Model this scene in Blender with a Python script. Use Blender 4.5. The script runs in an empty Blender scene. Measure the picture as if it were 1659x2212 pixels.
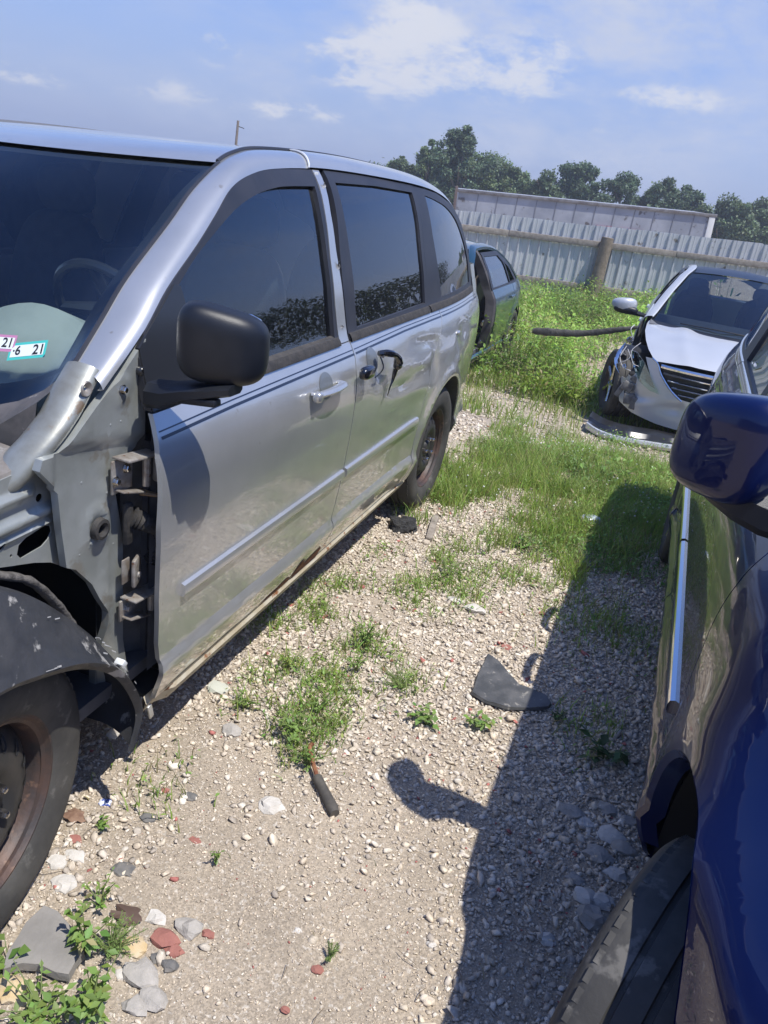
import bpy, bmesh, math, random
import numpy as np
from mathutils import Vector, Matrix, noise
random.seed(7); rng=np.random.default_rng(7)
sc=bpy.context.scene; COL=sc.collection
# ---------------- camera, world, sun, exposure ----------------
CP=Vector((1.018,-.922,1.727)); YAW,PITCH,ROLL,FPX=.3063,.4109,.1487,1710.6
cy,sy=math.cos(YAW),math.sin(YAW)
fw=Vector((-sy*math.cos(PITCH),cy*math.cos(PITCH),-math.sin(PITCH)))
r0=Vector((cy,sy,0)); u0=r0.cross(fw)
RT=math.cos(ROLL)*r0+math.sin(ROLL)*u0; UP=-math.sin(ROLL)*r0+math.cos(ROLL)*u0
cam=bpy.data.cameras.new('camera'); co=bpy.data.objects.new('camera',cam); COL.objects.link(co); sc.camera=co
co.matrix_world=Matrix(((RT.x,UP.x,-fw.x,CP.x),(RT.y,UP.y,-fw.y,CP.y),(RT.z,UP.z,-fw.z,CP.z),(0,0,0,1)))
cam.sensor_fit='HORIZONTAL'; cam.sensor_width=36; cam.lens=36*FPX/1659; cam.clip_start=.02; cam.clip_end=2000
SUN=Vector((.40,-.13,1.0)).normalized()
EL=math.asin(SUN.z); AZ=math.atan2(SUN.x,SUN.y)
sl=bpy.data.lights.new('sun','SUN'); sl.energy=5.0; sl.angle=math.radians(.55); sl.color=(1,.955,.88)
so=bpy.data.objects.new('sun',sl); COL.objects.link(so); so.rotation_euler=SUN.to_track_quat('Z','Y').to_euler()
sc.view_settings.view_transform='Standard'; sc.view_settings.look='None'; sc.view_settings.exposure=.20; sc.view_settings.gamma=1
W=bpy.data.worlds.new('World'); sc.world=W; W.use_nodes=True
def world():
    nt=W.node_tree; N=nt.nodes; L=nt.links; N.clear()
    out=N.new('ShaderNodeOutputWorld'); bg=N.new('ShaderNodeBackground'); L.new(bg.outputs[0],out.inputs[0]); bg.inputs[1].default_value=.092
    sky=N.new('ShaderNodeTexSky'); sky.sky_type='NISHITA'; sky.sun_disc=False; sky.sun_elevation=EL; sky.sun_rotation=AZ
    sky.air_density=1.1; sky.dust_density=.6; sky.ozone_density=2.5
    tc=N.new('ShaderNodeTexCoord'); sp=N.new('ShaderNodeSeparateXYZ'); L.new(tc.outputs['Generated'],sp.inputs[0])
    def M(op,a,b=None,c=None,clamp=False):
        n=N.new('ShaderNodeMath'); n.operation=op; n.use_clamp=clamp
        for i,v in enumerate((a,b,c)):
            if v is None: continue
            if isinstance(v,(int,float)): n.inputs[i].default_value=v
            else: L.new(v,n.inputs[i])
        return n.outputs[0]
    zz=M('MAXIMUM',sp.outputs[2],0.0)
    k=M('DIVIDE',1.0,M('ADD',zz,.42))
    cb=N.new('ShaderNodeCombineXYZ'); L.new(M('MULTIPLY',sp.outputs[0],k),cb.inputs[0]); L.new(M('MULTIPLY',sp.outputs[1],k),cb.inputs[1]); L.new(M('MULTIPLY',zz,1.5),cb.inputs[2])
    def noi(sc_,det,ro,off,dist=0):
        mp=N.new('ShaderNodeMapping'); L.new(cb.outputs[0],mp.inputs[0]); mp.inputs[1].default_value=off
        n=N.new('ShaderNodeTexNoise'); L.new(mp.outputs[0],n.inputs[0]); n.inputs['Scale'].default_value=sc_; n.inputs['Detail'].default_value=det; n.inputs['Roughness'].default_value=ro; n.inputs['Distortion'].default_value=dist
        return n.outputs[0]
    def ramp(v,a,b):
        n=N.new('ShaderNodeMapRange'); n.interpolation_type='SMOOTHSTEP'; L.new(v,n.inputs[0]); n.inputs[1].default_value=a; n.inputs[2].default_value=b; return n.outputs[0]
    # named cloud banks: (direction, angular size along the horizon, height, weight)
    def blob(px,py,su,sv,w):
        d=(fw+RT*((px-829.5)/FPX)-UP*((py-1106)/FPX)).normalized()
        az=math.atan2(d.x,d.y); el=math.asin(d.z)
        a=M('ARCTAN2',sp.outputs[0],sp.outputs[1]); e=M('ARCSINE',sp.outputs[2])
        da=M('DIVIDE',M('SUBTRACT',a,az),su); de=M('DIVIDE',M('SUBTRACT',e,el),sv)
        r=M('ADD',M('MULTIPLY',da,da),M('MULTIPLY',de,de))
        return M('MULTIPLY',M('POWER',2.718,M('MULTIPLY',r,-1.0)),w)
    bl=None
    for b in CLOUDS:
        v=blob(*b); bl=v if bl is None else M('ADD',bl,v)
    n1=noi(5.5,12,.62,(3.1,1.7,0),.25); n2=noi(2.0,8,.6,(7.3,2.2,0),.4); n3=noi(15.0,10,.65,(1.3,5.2,0),.3)
    sf=None
    for b in SOFT:
        v=blob(*b); sf=v if sf is None else M('ADD',sf,v)
    det=M('ADD',M('MULTIPLY',n1,.55),M('MULTIPLY',n3,.45))
    bl=M('MINIMUM',bl,1.4)
    cum=M('MULTIPLY',ramp(M('ADD',M('MULTIPLY',bl,.10),det),.545,.70),M('MULTIPLY',ramp(bl,.12,.95),M('ADD',M('MULTIPLY',bl,.28),.55,clamp=True)))
    veil=M('MULTIPLY',ramp(M('ADD',M('MULTIPLY',n2,.7),M('MULTIPLY',n1,.3)),.42,.68),M('MULTIPLY',ramp(zz,.0,.10),M('SUBTRACT',1.0,M('MULTIPLY',ramp(zz,.25,.75),.75))))
    veil=M('ADD',M('MULTIPLY',veil,.28),M('MULTIPLY',M('MINIMUM',sf,1.0),M('MULTIPLY',ramp(M('ADD',M('MULTIPLY',n2,.5),M('MULTIPLY',det,.5)),.36,.64),.85)),clamp=True)
    # thin haze low over the horizon
    hz=M('MULTIPLY',M('SUBTRACT',1.0,ramp(zz,.0,.34)),.72)
    tint=N.new('ShaderNodeMix'); tint.data_type='RGBA'; tint.blend_type='MULTIPLY'; tint.inputs[0].default_value=1; L.new(sky.outputs[0],tint.inputs[6]); tint.inputs[7].default_value=(.80,1.06,1.68,1)
    def mix(f,a,b):
        m=N.new('ShaderNodeMix'); m.data_type='RGBA'; L.new(f,m.inputs[0]) 
        if isinstance(a,tuple): m.inputs[6].default_value=a
        else: L.new(a,m.inputs[6])
        m.inputs[7].default_value=b; return m.outputs[2]
    c=mix(hz,tint.outputs[2],(3.6,4.35,7.2,1)); c=mix(veil,c,(5.5,6.1,7.8,1)); c=mix(M('MULTIPLY',cum,.9),c,(7.3,7.5,8.2,1))
    L.new(c,bg.inputs[0])
CLOUDS=[(722,112,.030,.026,1.2),(845,124,.050,.034,1.8),(800,150,.07,.02,1.0),(970,133,.045,.026,1.7),(470,93,.030,.026,1.3),(905,22,.045,.022,1.2),(1120,185,.05,.022,1.1),(1175,108,.05,.03,.9),(1455,213,.06,.014,1.3),(40,160,.06,.014,1.0),(400,200,.10,.014,.9),(590,238,.02,.010,1.2),(685,243,.05,.013,1.1),(1290,275,.06,.010,.7)]
SOFT=[(1190,60,.20,.14,1.2),(1300,130,.10,.09,.8),(1000,190,.22,.05,.7),(860,150,.16,.05,.6),(400,215,.22,.03,.6),(1350,250,.2,.04,.5),(1200,0,.14,.05,.8)]
world()
# ---------------- helpers ----------------
def lin(c): 
    return tuple(((x/255)/12.92 if x/255<=.04045 else ((x/255+.055)/1.055)**2.4) for x in c)+(1,)
MATS={}
def mat(name,c1,c2=None,scale=8,rough=.5,metal=0,coat=0,coat_r=.03,bump=0,bscale=40,spec=.5,detail=6,lo=.4,hi=.62,c3=None,s3=30,t3=.66,crough=None,ior=1.5,obj=True):
    if name in MATS: return MATS[name]
    m=bpy.data.materials.new(name); m.use_nodes=True; nt=m.node_tree; N=nt.nodes; L=nt.links
    b=N['Principled BSDF']; b.inputs['Base Color'].default_value=(*c1[:3],1); b.inputs['Roughness'].default_value=rough; b.inputs['Metallic'].default_value=metal
    b.inputs['Coat Weight'].default_value=coat; b.inputs['Coat Roughness'].default_value=coat_r; b.inputs['Specular IOR Level'].default_value=spec; b.inputs['IOR'].default_value=ior
    tc=N.new('ShaderNodeTexCoord')
    def noi(s,d=detail):
        n=N.new('ShaderNodeTexNoise'); L.new(tc.outputs['Object'],n.inputs[0]); n.inputs['Scale'].default_value=s; n.inputs['Detail'].default_value=d; n.inputs['Roughness'].default_value=.6; return n.outputs[0]
    def rmp(v,a,bb):
        n=N.new('ShaderNodeMapRange'); L.new(v,n.inputs[0]); n.inputs[1].default_value=a; n.inputs[2].default_value=bb; return n.outputs[0]
    if c2:
        mx=N.new('ShaderNodeMix'); mx.data_type='RGBA'; L.new(rmp(noi(scale),lo,hi),mx.inputs[0]); mx.inputs[6].default_value=(*c1[:3],1); mx.inputs[7].default_value=(*c2[:3],1); o=mx.outputs[2]
        if c3:
            m3=N.new('ShaderNodeMix'); m3.data_type='RGBA'; L.new(rmp(noi(s3,8),t3-.03,t3+.03),m3.inputs[0]); L.new(o,m3.inputs[6]); m3.inputs[7].default_value=(*c3[:3],1); o=m3.outputs[2]
        L.new(o,b.inputs['Base Color'])
    if crough:
        n=N.new('ShaderNodeMapRange'); L.new(noi(scale*1.7),n.inputs[0]); n.inputs[1].default_value=.35; n.inputs[2].default_value=.65; n.inputs[3].default_value=crough[0]; n.inputs[4].default_value=crough[1]; L.new(n.outputs[0],b.inputs['Roughness'])
    if bump:
        bp=N.new('ShaderNodeBump'); bp.inputs['Strength'].default_value=bump; bp.inputs['Distance'].default_value=.01; L.new(noi(bscale),bp.inputs['Height']); L.new(bp.outputs[0],b.inputs['Normal'])
        if coat: L.new(bp.outputs[0],b.inputs['Coat Normal'])
    MATS[name]=m; return m
def glass(name,tint,refl=1.0,rough=0.0,dust=0.0):
    dust=0
    if name in MATS: return MATS[name]
    m=bpy.data.materials.new(name); m.use_nodes=True; nt=m.node_tree; N=nt.nodes; L=nt.links; N.clear()
    out=N.new('ShaderNodeOutputMaterial'); t=N.new('ShaderNodeBsdfTransparent'); t.inputs[0].default_value=(*tint,1)
    g=N.new('ShaderNodeBsdfGlossy'); g.inputs['Roughness'].default_value=rough; g.inputs[0].default_value=(1,1,1,1)
    fr=N.new('ShaderNodeFresnel'); fr.inputs[0].default_value=1.5; mu=N.new('ShaderNodeMath'); mu.operation='MULTIPLY_ADD'; L.new(fr.outputs[0],mu.inputs[0]); mu.inputs[1].default_value=refl*1.35; mu.inputs[2].default_value=.02; mu.use_clamp=True
    mx=N.new('ShaderNodeMixShader'); L.new(mu.outputs[0],mx.inputs[0]); L.new(t.outputs[0],mx.inputs[1]); L.new(g.outputs[0],mx.inputs[2])
    o=mx.outputs[0]
    if dust:
        d=N.new('ShaderNodeBsdfDiffuse'); d.inputs[0].default_value=(.5,.47,.42,1); m2=N.new('ShaderNodeMixShader')
        tc=N.new('ShaderNodeTexCoord'); n=N.new('ShaderNodeTexNoise'); L.new(tc.outputs['Object'],n.inputs[0]); n.inputs['Scale'].default_value=3; n.inputs['Detail'].default_value=8
        q=N.new('ShaderNodeMath'); q.operation='MULTIPLY'; L.new(n.outputs[0],q.inputs[0]); q.inputs[1].default_value=dust; L.new(q.outputs[0],m2.inputs[0]); L.new(o,m2.inputs[1]); L.new(d.outputs[0],m2.inputs[2]); o=m2.outputs[0]
    L.new(o,out.inputs[0]); MATS[name]=m; return m
def tag(o,label=None,cat=None,group=None,kind=None):
    if label: o['label']=label
    if cat: o['category']=cat
    if group: o['group']=group
    if kind: o['kind']=kind
    return o
def empty(name,loc,label,cat,group=None):
    o=bpy.data.objects.new(name,None); COL.objects.link(o); o.location=loc; o.empty_display_size=.1
    return tag(o,label,cat,group)
def wloc(p):
    v=Vector((0,0,0))
    while p is not None: v=v+p.location; p=p.parent
    return v
def link(name,V,Fc,m,parent=None,smooth=True,ang=35,origin=None,mi=None):
    """world-coordinate verts -> an object under its parent (or with its origin at its base)"""
    V=np.asarray(V,float)
    if parent is not None: o_=np.array(wloc(parent)); org=Vector((0,0,0))
    else:
        if origin is None: origin=(V[:,0].mean(),V[:,1].mean(),V[:,2].min())
        o_=np.array(origin); org=Vector(origin)
    me=bpy.data.meshes.new(name); me.from_pydata((V-o_).tolist(),[],[tuple(f) for f in Fc]); me.validate()
    ms=m if isinstance(m,(list,tuple)) else [m]
    for q in ms: me.materials.append(q)
    if mi is not None: me.polygons.foreach_set('material_index',mi)
    bm=bmesh.new(); bm.from_mesh(me); bmesh.ops.recalc_face_normals(bm,faces=bm.faces); bm.to_mesh(me); bm.free()
    if smooth:
        me.shade_smooth(); me.set_sharp_from_angle(angle=math.radians(ang))
    o=bpy.data.objects.new(name,me); COL.objects.link(o); o.location=org
    if parent is not None: o.parent=parent
    return o
class MB:
    def __init__(s): s.V=[]; s.F=[]
    def add(s,V,F):
        n=len(s.V); s.V+= [tuple(v) for v in V]; s.F+=[tuple(i+n for i in f) for f in F]; return s
    def box(s,c,d,R=None,bev=0):
        bm=bmesh.new(); bmesh.ops.create_cube(bm,size=1)
        for v in bm.verts: v.co=Vector((v.co.x*d[0],v.co.y*d[1],v.co.z*d[2]))
        if bev: bmesh.ops.bevel(bm,geom=bm.edges[:],offset=bev,segments=2,affect='EDGES',profile=.5)
        M=(R.to_4x4() if R is not None else Matrix.Identity(4)); M=Matrix.Translation(c)@M
        bm.verts.index_update()
        s.add([M@v.co for v in bm.verts],[[v.index for v in f.verts] for f in bm.faces]); bm.free(); return s
    def tube(s,pts,r,n=10,cap=True,flat=1.0):
        pts=[Vector(p) for p in pts]; rs=r if isinstance(r,(list,tuple)) else [r]*len(pts); rings=[]
        up=Vector((0,0,1))
        for i,p in enumerate(pts):
            t=(pts[min(i+1,len(pts)-1)]-pts[max(i-1,0)]).normalized()
            a=t.cross(up)
            if a.length<.05: a=t.cross(Vector((1,0,0)))
            a.normalize(); b=t.cross(a)
            rings.append([p+a*math.cos(2*math.pi*k/n)*rs[i]+b*math.sin(2*math.pi*k/n)*rs[i]*flat for k in range(n)])
        V=[q for g in rings for q in g]; F=[(i*n+k,i*n+(k+1)%n,(i+1)*n+(k+1)%n,(i+1)*n+k) for i in range(len(pts)-1) for k in range(n)]
        if cap: F+=[tuple(range(n)),tuple(range((len(pts)-1)*n,len(pts)*n))]
        return s.add(V,F)
    def loft(s,rows,close=False):
        n=len(rows[0]); V=[q for g in rows for q in g]; m=n if close else n-1
        F=[(i*n+k,i*n+(k+1)%n,(i+1)*n+(k+1)%n,(i+1)*n+k) for i in range(len(rows)-1) for k in range(m)]
        return s.add(V,F)
    def lathe(s,prof,c,R=None,n=40,close=False):
        # prof: (axial, radius); axis = local x
        R=R or Matrix.Identity(3); c=Vector(c)
        rows=[[c+R@Vector((a,r*math.cos(2*math.pi*k/n),r*math.sin(2*math.pi*k/n))) for k in range(n)] for a,r in prof]
        if close: rows.append(rows[0])
        return s.loft(rows,True)
    def build(s,name,m,parent=None,**k): return link(name,s.V,s.F,m,parent,**k)
def cr(pts,n=6):
    """Catmull-Rom through points"""
    P=[np.array(p,float) for p in pts]; P=[2*P[0]-P[1]]+P+[2*P[-1]-P[-2]]; out=[]
    for i in range(1,len(P)-2):
        for k in range(n):
            t=k/n; out.append(.5*((2*P[i])+(-P[i-1]+P[i+1])*t+(2*P[i-1]-5*P[i]+4*P[i+1]-P[i+2])*t*t+(-P[i-1]+3*P[i]-3*P[i+1]+P[i+2])*t**3))
    out.append(P[-2]); return [tuple(float(x) for x in q) for q in out]
def circ(c,r,n=24,a0=0,a1=360,ry=None):
    ry=ry or r
    full=abs(a1-a0)>=360
    return [(c[0]+r*math.cos(math.radians(a0+(a1-a0)*k/(n if full else n-1))),c[1]+ry*math.sin(math.radians(a0+(a1-a0)*k/(n if full else n-1)))) for k in range(n)]
def panel(name,poly,mp,m,parent,th=.004,tdir=(-1,0,0),holes=(),su=.06,sv=.03,ang=30,edge=True):
    """polygon (with holes) in (u,v) -> gridded sheet mapped by mp(u,v) to 3-D, given thickness"""
    bm=bmesh.new()
    def ring(pts):
        vs=[bm.verts.new((u,v,0)) for u,v in pts]; return [bm.edges.new((vs[i],vs[(i+1)%len(vs)])) for i in range(len(vs))]
    E=ring(poly)
    for h in holes: E+=ring(h)
    bmesh.ops.triangle_fill(bm,use_beauty=True,use_dissolve=False,edges=E)
    us=[p[0] for p in poly]; vs=[p[1] for p in poly]
    for lo,hi,st,no in ((min(us),max(us),su,(1,0,0)),(min(vs),max(vs),sv,(0,1,0))):
        x=math.ceil(lo/st)*st
        while x<hi:
            if x>lo+1e-4: bmesh.ops.bisect_plane(bm,geom=bm.verts[:]+bm.edges[:]+bm.faces[:],dist=1e-5,plane_co=(x,0,0) if no[0] else (0,x,0),plane_no=no)
            x+=st
    for v in bm.verts: v.co=Vector(mp(v.co.x,v.co.y))
    if th:
        r=bmesh.ops.extrude_face_region(bm,geom=bm.faces[:],use_keep_orig=True)
        for e in r['geom']:
            if isinstance(e,bmesh.types.BMVert): e.co+=Vector(tdir)*th
    bm.verts.index_update()
    V=[tuple(v.co) for v in bm.verts]; Fc=[[v.index for v in f.verts] for f in bm.faces]; bm.free()
    return link(name,V,Fc,m,parent,ang=ang)
# terrain
def sst(a,b,x): 
    t=np.clip((np.asarray(x,float)-a)/(b-a),0,1); return t*t*(3-2*t)
def g0(x,y):
    g=-np.interp(y,[3.0,4.0,5.2,6.7,8.5,10.3,18,40,90],[0,.05,.16,.33,.43,.50,.62,2.2,5.0])
    return g+.035*np.asarray(x)*sst(9,18,y)*(1-sst(30,60,y))
def nz(x,y,s=1.0): return noise.noise(Vector((x*s,y*s,3.3)))
def G(px,py,z=None):
    """ground point seen at a measured place of the survey photo (1659-wide grid)"""
    d=fw+RT*((px-829.5)/FPX)-UP*((py-1106)/FPX); t=(0-CP.z)/d.z
    if z is not None: t=(z-CP.z)/d.z; p=CP+d*t; return (p.x,p.y,z)
    for _ in range(60):
        p=CP+d*t; t=t+.7*((float(g0(p.x,p.y))-p.z)/d.z)
    p=CP+d*t; return (p.x,p.y,float(g0(p.x,p.y)))
# ---------------- materials ----------------
M_SIL=mat('silver_paint',(.56,.565,.56),(.49,.50,.495),scale=5,rough=.29,metal=.64,c3=(.40,.38,.34),s3=26,t3=.70,coat=1,coat_r=.03,lo=.3,hi=.7,bump=.014,bscale=3.0,detail=3)
M_SILIN=mat('inner_silver_paint',(.41,.435,.42),(.32,.34,.32),scale=7,rough=.42,metal=.45,coat=.25,coat_r=.25,bump=.05,bscale=25,c3=(.30,.29,.25),s3=9,t3=.62)
M_BLK=mat('black_plastic',(.007,.009,.014),(.012,.014,.019),scale=12,rough=.42,bump=.12,bscale=600,detail=2)
M_GBLK=mat('gloss_black_trim',(.02,.021,.024),rough=.3,coat=.3,coat_r=.15)
M_TRIM=mat('window_frame_black',(.022,.024,.032),(.03,.031,.038),scale=9,rough=.45)
M_RUB=mat('weathered_rubber',(.048,.044,.040),(.026,.025,.025),scale=30,rough=.75,bump=.3,bscale=90)
M_TYRE=mat('tyre_rubber',(.045,.044,.042),(.075,.072,.066),scale=9,rough=.8,bump=.15,bscale=60,c3=(.12,.115,.105),s3=14,t3=.62)
M_STEEL=mat('rusty_steel_wheel',(.055,.048,.048),(.10,.062,.05),scale=10,rough=.55,metal=.3,bump=.15,bscale=50,c3=(.16,.10,.075),s3=22,t3=.6)
M_WHB=mat('black_wheel_disc',(.03,.031,.033),(.05,.047,.045),scale=14,rough=.5,metal=.2,bump=.1)
M_CHR=mat('chrome',(.78,.79,.8),rough=.08,metal=1)
M_NUT=mat('worn_chrome',(.62,.60,.57),(.4,.37,.33),scale=60,rough=.25,metal=1)
M_RUST=mat('rust',(.17,.06,.03),(.28,.13,.06),scale=40,rough=.85,bump=.5,bscale=120)
M_CREAM=mat('dirty_cream_edge',(.52,.48,.38),(.42,.36,.25),scale=12,rough=.6,c3=(.24,.10,.04),s3=18,t3=.64)
M_INT=mat('dark_interior',(.10,.105,.115),(.13,.135,.15),scale=10,rough=.85)
M_SEAT=mat('charcoal_seat_cloth',(.028,.03,.037),(.04,.042,.05),scale=20,rough=.95,bump=.2,bscale=200)
M_DASH=mat('grey_dashboard',(.26,.28,.27),(.31,.33,.32),scale=6,rough=.7,bump=.15,bscale=300)
M_GLF=glass('windshield_glass',(.78,.88,.88),.85,dust=.03)
M_GLD=glass('door_glass',(.70,.82,.84),1.2,dust=.03)
M_GLP=glass('privacy_glass',(.045,.05,.06),1.15,dust=.02)
M_HINGE=mat('grimy_metal',(.42,.40,.37),(.28,.24,.20),scale=30,rough=.5,metal=.5,c3=(.18,.08,.04),s3=40,t3=.63)
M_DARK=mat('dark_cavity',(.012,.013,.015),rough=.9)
M_BLUE=mat('deep_blue_paint',(.0006,.0055,.050),(.0008,.0065,.056),scale=3,rough=.4,metal=0,spec=.15,coat=.8,coat_r=.012,lo=.3,hi=.7,bump=.006,bscale=2.2,detail=1)
M_LINER=mat('scuffed_liner_plastic',(.028,.03,.034),(.045,.046,.05),scale=7,rough=.5,bump=.2,bscale=40,c3=(.33,.32,.30),s3=15,t3=.63,crough=(.35,.75))
M_STRIPE=mat('dark_pinstripe',(.012,.016,.03),rough=.3,coat=.5)
# ---------------- minivan body surface ----------------
_ZI=[.1,.2,.27,.34,.40,.415,.435,.6,.8,.93,1.0,1.05,1.09,1.12,1.3,1.5,1.6,1.66,1.71,1.8]
_XI=[-.10,-.085,-.06,-.03,-.008,-.010,-.024,-.009,0,-.002,-.012,-.028,-.05,-.080,-.125,-.195,-.24,-.28,-.34,-.45]
_zt=np.arange(.1,1.8,.005); _xt=np.interp(_zt,_ZI,_XI)
def _blur(a,n): return np.convolve(np.pad(a,n,mode='edge'),np.ones(2*n+1)/(2*n+1),'valid')
_b1,_b2=_blur(_xt,1),_blur(_blur(_xt,5),5); _w=sst(.48,.58,_zt); _xt=_b1*(1-_w)+_b2*_w
DENTS=[]
def VF(y,z,front=.10,dents=False,flare=True):
    x=float(np.interp(z,_zt,_xt))
    x-=front*max(0,.7-y)**2
    x-=.085*max(0,y-2.9)**2+.35*max(0,y-3.85)**2
    if flare:
        for yc in (3.078,.04):
            r=math.hypot(y-yc,z-.36)
            if r<.7: x+=.020*math.exp(-((r-.415)/.04)**2)+.006*math.exp(-((r-.5)/.08)**2)
    if dents:
        for a,b,sa,sb,h in ((2.62,1.0,.20,.025,-.016),(2.45,.93,.22,.02,.010),(2.3,.86,.16,.02,-.010),(2.75,.90,.05,.10,-.010),(2.0,.98,.05,.05,-.012),(2.55,.8,.25,.04,.006),(3.3,.95,.12,.05,-.012),(3.2,.83,.06,.02,.010)):
            x+=h*math.exp(-((y-a)/sa)**2-((z-b+.25*(y-a)*(.4 if sa>sb else 0))/sb)**2)
    return x
def wheel(root,c,steer,T,tyre_m=None,rim_m=None,disc_m=None,name='wheel',hub='steel',r=.345):
    s=r/.345
    ws=[]
    tyre_m=tyre_m or M_TYRE; rim_m=rim_m or M_STEEL; disc_m=disc_m or M_WHB
    base=T(c); w=bpy.data.objects.new(name,None); COL.objects.link(w); w.location=Vector(base)-wloc(root); w.parent=root; w.empty_display_size=.1
    out=Vector(T((c[0]+1,c[1],c[2])))-Vector(base); sg=1 if out.x>0 else -1
    R=Matrix.Rotation(steer,3,'Z')@(Matrix.Identity(3) if sg>0 else Matrix.Rotation(math.pi,3,'Z'))
    prof=[(.0,.216),(.010,.226),(.019,.25),(.0235,.285),(.021,.312),(.012,.328),(.001,.338),(-.02,.3435),(-.048,.345),(-.050,.336),(-.058,.336),(-.060,.345),(-.098,.3455),(-.100,.336),(-.110,.336),(-.112,.3455),(-.150,.345),(-.152,.336),(-.160,.336),(-.162,.345),(-.19,.3435),(-.212,.335),(-.225,.315),(-.228,.27),(-.215,.22)]
    mb=MB().lathe([(a,b*s) for a,b in prof],base,R,96); # shoulder tread blocks
    tb=mb
    for k in range(64):
        a=2*math.pi*k/64
        for ax in (-.006,-.216):
            cc=Vector(base)+R@Vector((ax,math.cos(a)*.3350*s,math.sin(a)*.3350*s))
            Rb=R@Matrix.Rotation(a,3,'X')
            tb.box(cc,(.018,.010,.0235*s),Rb)
    t=mb.build('tyre',tyre_m,w,ang=50)
    rim=MB().lathe([(a,b*s) for a,b in ((-.01,.2),(.002,.222),(.006,.224),(.006,.217),(-.004,.210),(-.012,.203),(-.030,.197),(-.052,.193),(-.06,.186),(-.2,.186),(-.2,.2))],base,R,64).build('rim',rim_m,w)
    if hub=='steel':
        MB().lathe([(a,b*s) for a,b in ((-.055,.19),(-.047,.186),(-.030,.168),(-.016,.148),(-.006,.115),(-.008,.095),(-.022,.078),(-.022,.045),(-.012,.040),(-.006,.032),(-.006,.0))],base,R,64).build('wheel_disc',disc_m,w)
        for k in range(16):
            sl=MB()
            a=2*math.pi*(k+.5)/16; rr=.152*s
            pts=[]
            for q in range(14):
                b=2*math.pi*q/14; du=.0095*math.cos(b); dr=.019*math.sin(b); rad=rr+dr
                ax=float(np.interp(rad/s,[.115,.148,.168,.186],[-.006,-.016,-.030,-.047]))+.0025
                v=R@Vector((ax,math.cos(a)*rad-math.sin(a)*du,math.sin(a)*rad+math.cos(a)*du)); pts.append(Vector(base)+v)
            cen=sum(pts,Vector())/14; n=len(sl.V); sl.V+=[tuple(p) for p in pts]+[tuple(cen-R@Vector((.004,0,0)))]; sl.F+=[(n+i,n+(i+1)%14,n+14) for i in range(14)]
            sl.build('vent_hole',M_DARK,w)
        for k in range(5):
            a=2*math.pi*k/5+(.628 if True else 0); rr=.0605
            cc=Vector(base)+R@Vector((-.022,math.cos(a)*rr,math.sin(a)*rr)); q=MB(); q.lathe([(0,.013),(.003,.013),(.004,.0105),(.024,.0105),(.03,.0085),(.033,.004),(.033,0)],cc,R,6); q.build('lug_nut',M_NUT,w,ang=20)
    else:
        al=hub
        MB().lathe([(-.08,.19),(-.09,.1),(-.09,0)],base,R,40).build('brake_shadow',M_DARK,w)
        for k in range(5 if name=='wheel' else 10):
            a=2*math.pi*k/(5 if name=='wheel' else 10); q=MB()
            p0=Vector(base)+R@Vector((-.02,math.cos(a)*.03,math.sin(a)*.03)); p1=Vector(base)+R@Vector((-.005,math.cos(a)*.205*s,math.sin(a)*.205*s))
            q.tube([p0,(p0+p1)/2,p1],[.03,.018,.024],8); q.build('spoke',al,w)
        MB().lathe([(-.03,.05),(-.004,.045),(0,.035),(0,0)],base,R,24).build('hub_cap',al,w)
    return w
def sup(c,ax,e=2.6,n=28,m=18,f=None,R=None):
    """superellipsoid mesh rows"""
    def sp(x): return math.copysign(abs(x)**(2/e),x)
    rows=[]
    for i in range(m+1):
        ph=-math.pi/2+math.pi*i/m; row=[]
        for k in range(n):
            th=2*math.pi*k/n
            v=Vector((sp(math.cos(ph))*sp(math.cos(th))*ax[0],sp(math.cos(ph))*sp(math.sin(th))*ax[1],sp(math.sin(ph))*ax[2]))
            if f: v=Vector(f(v))
            if R is not None: v=R@v
            row.append(Vector(c)+v)
        rows.append(row)
    return rows
FD_EDGE=[(.618,.276),(.600,.33),(.585,.40),(.590,.428),(.582,.46),(.571,.50),(.558,.636),(.551,.844),(.566,1.02),(.585,1.072),(.598,1.099),(.603,1.112)]
FD_REAR=[(1.795,1.114),(1.783,1.067),(1.764,1.017),(1.752,.922),(1.738,.781),(1.728,.638),(1.715,.506),(1.705,.43),(1.700,.36),(1.695,.27)]
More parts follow.
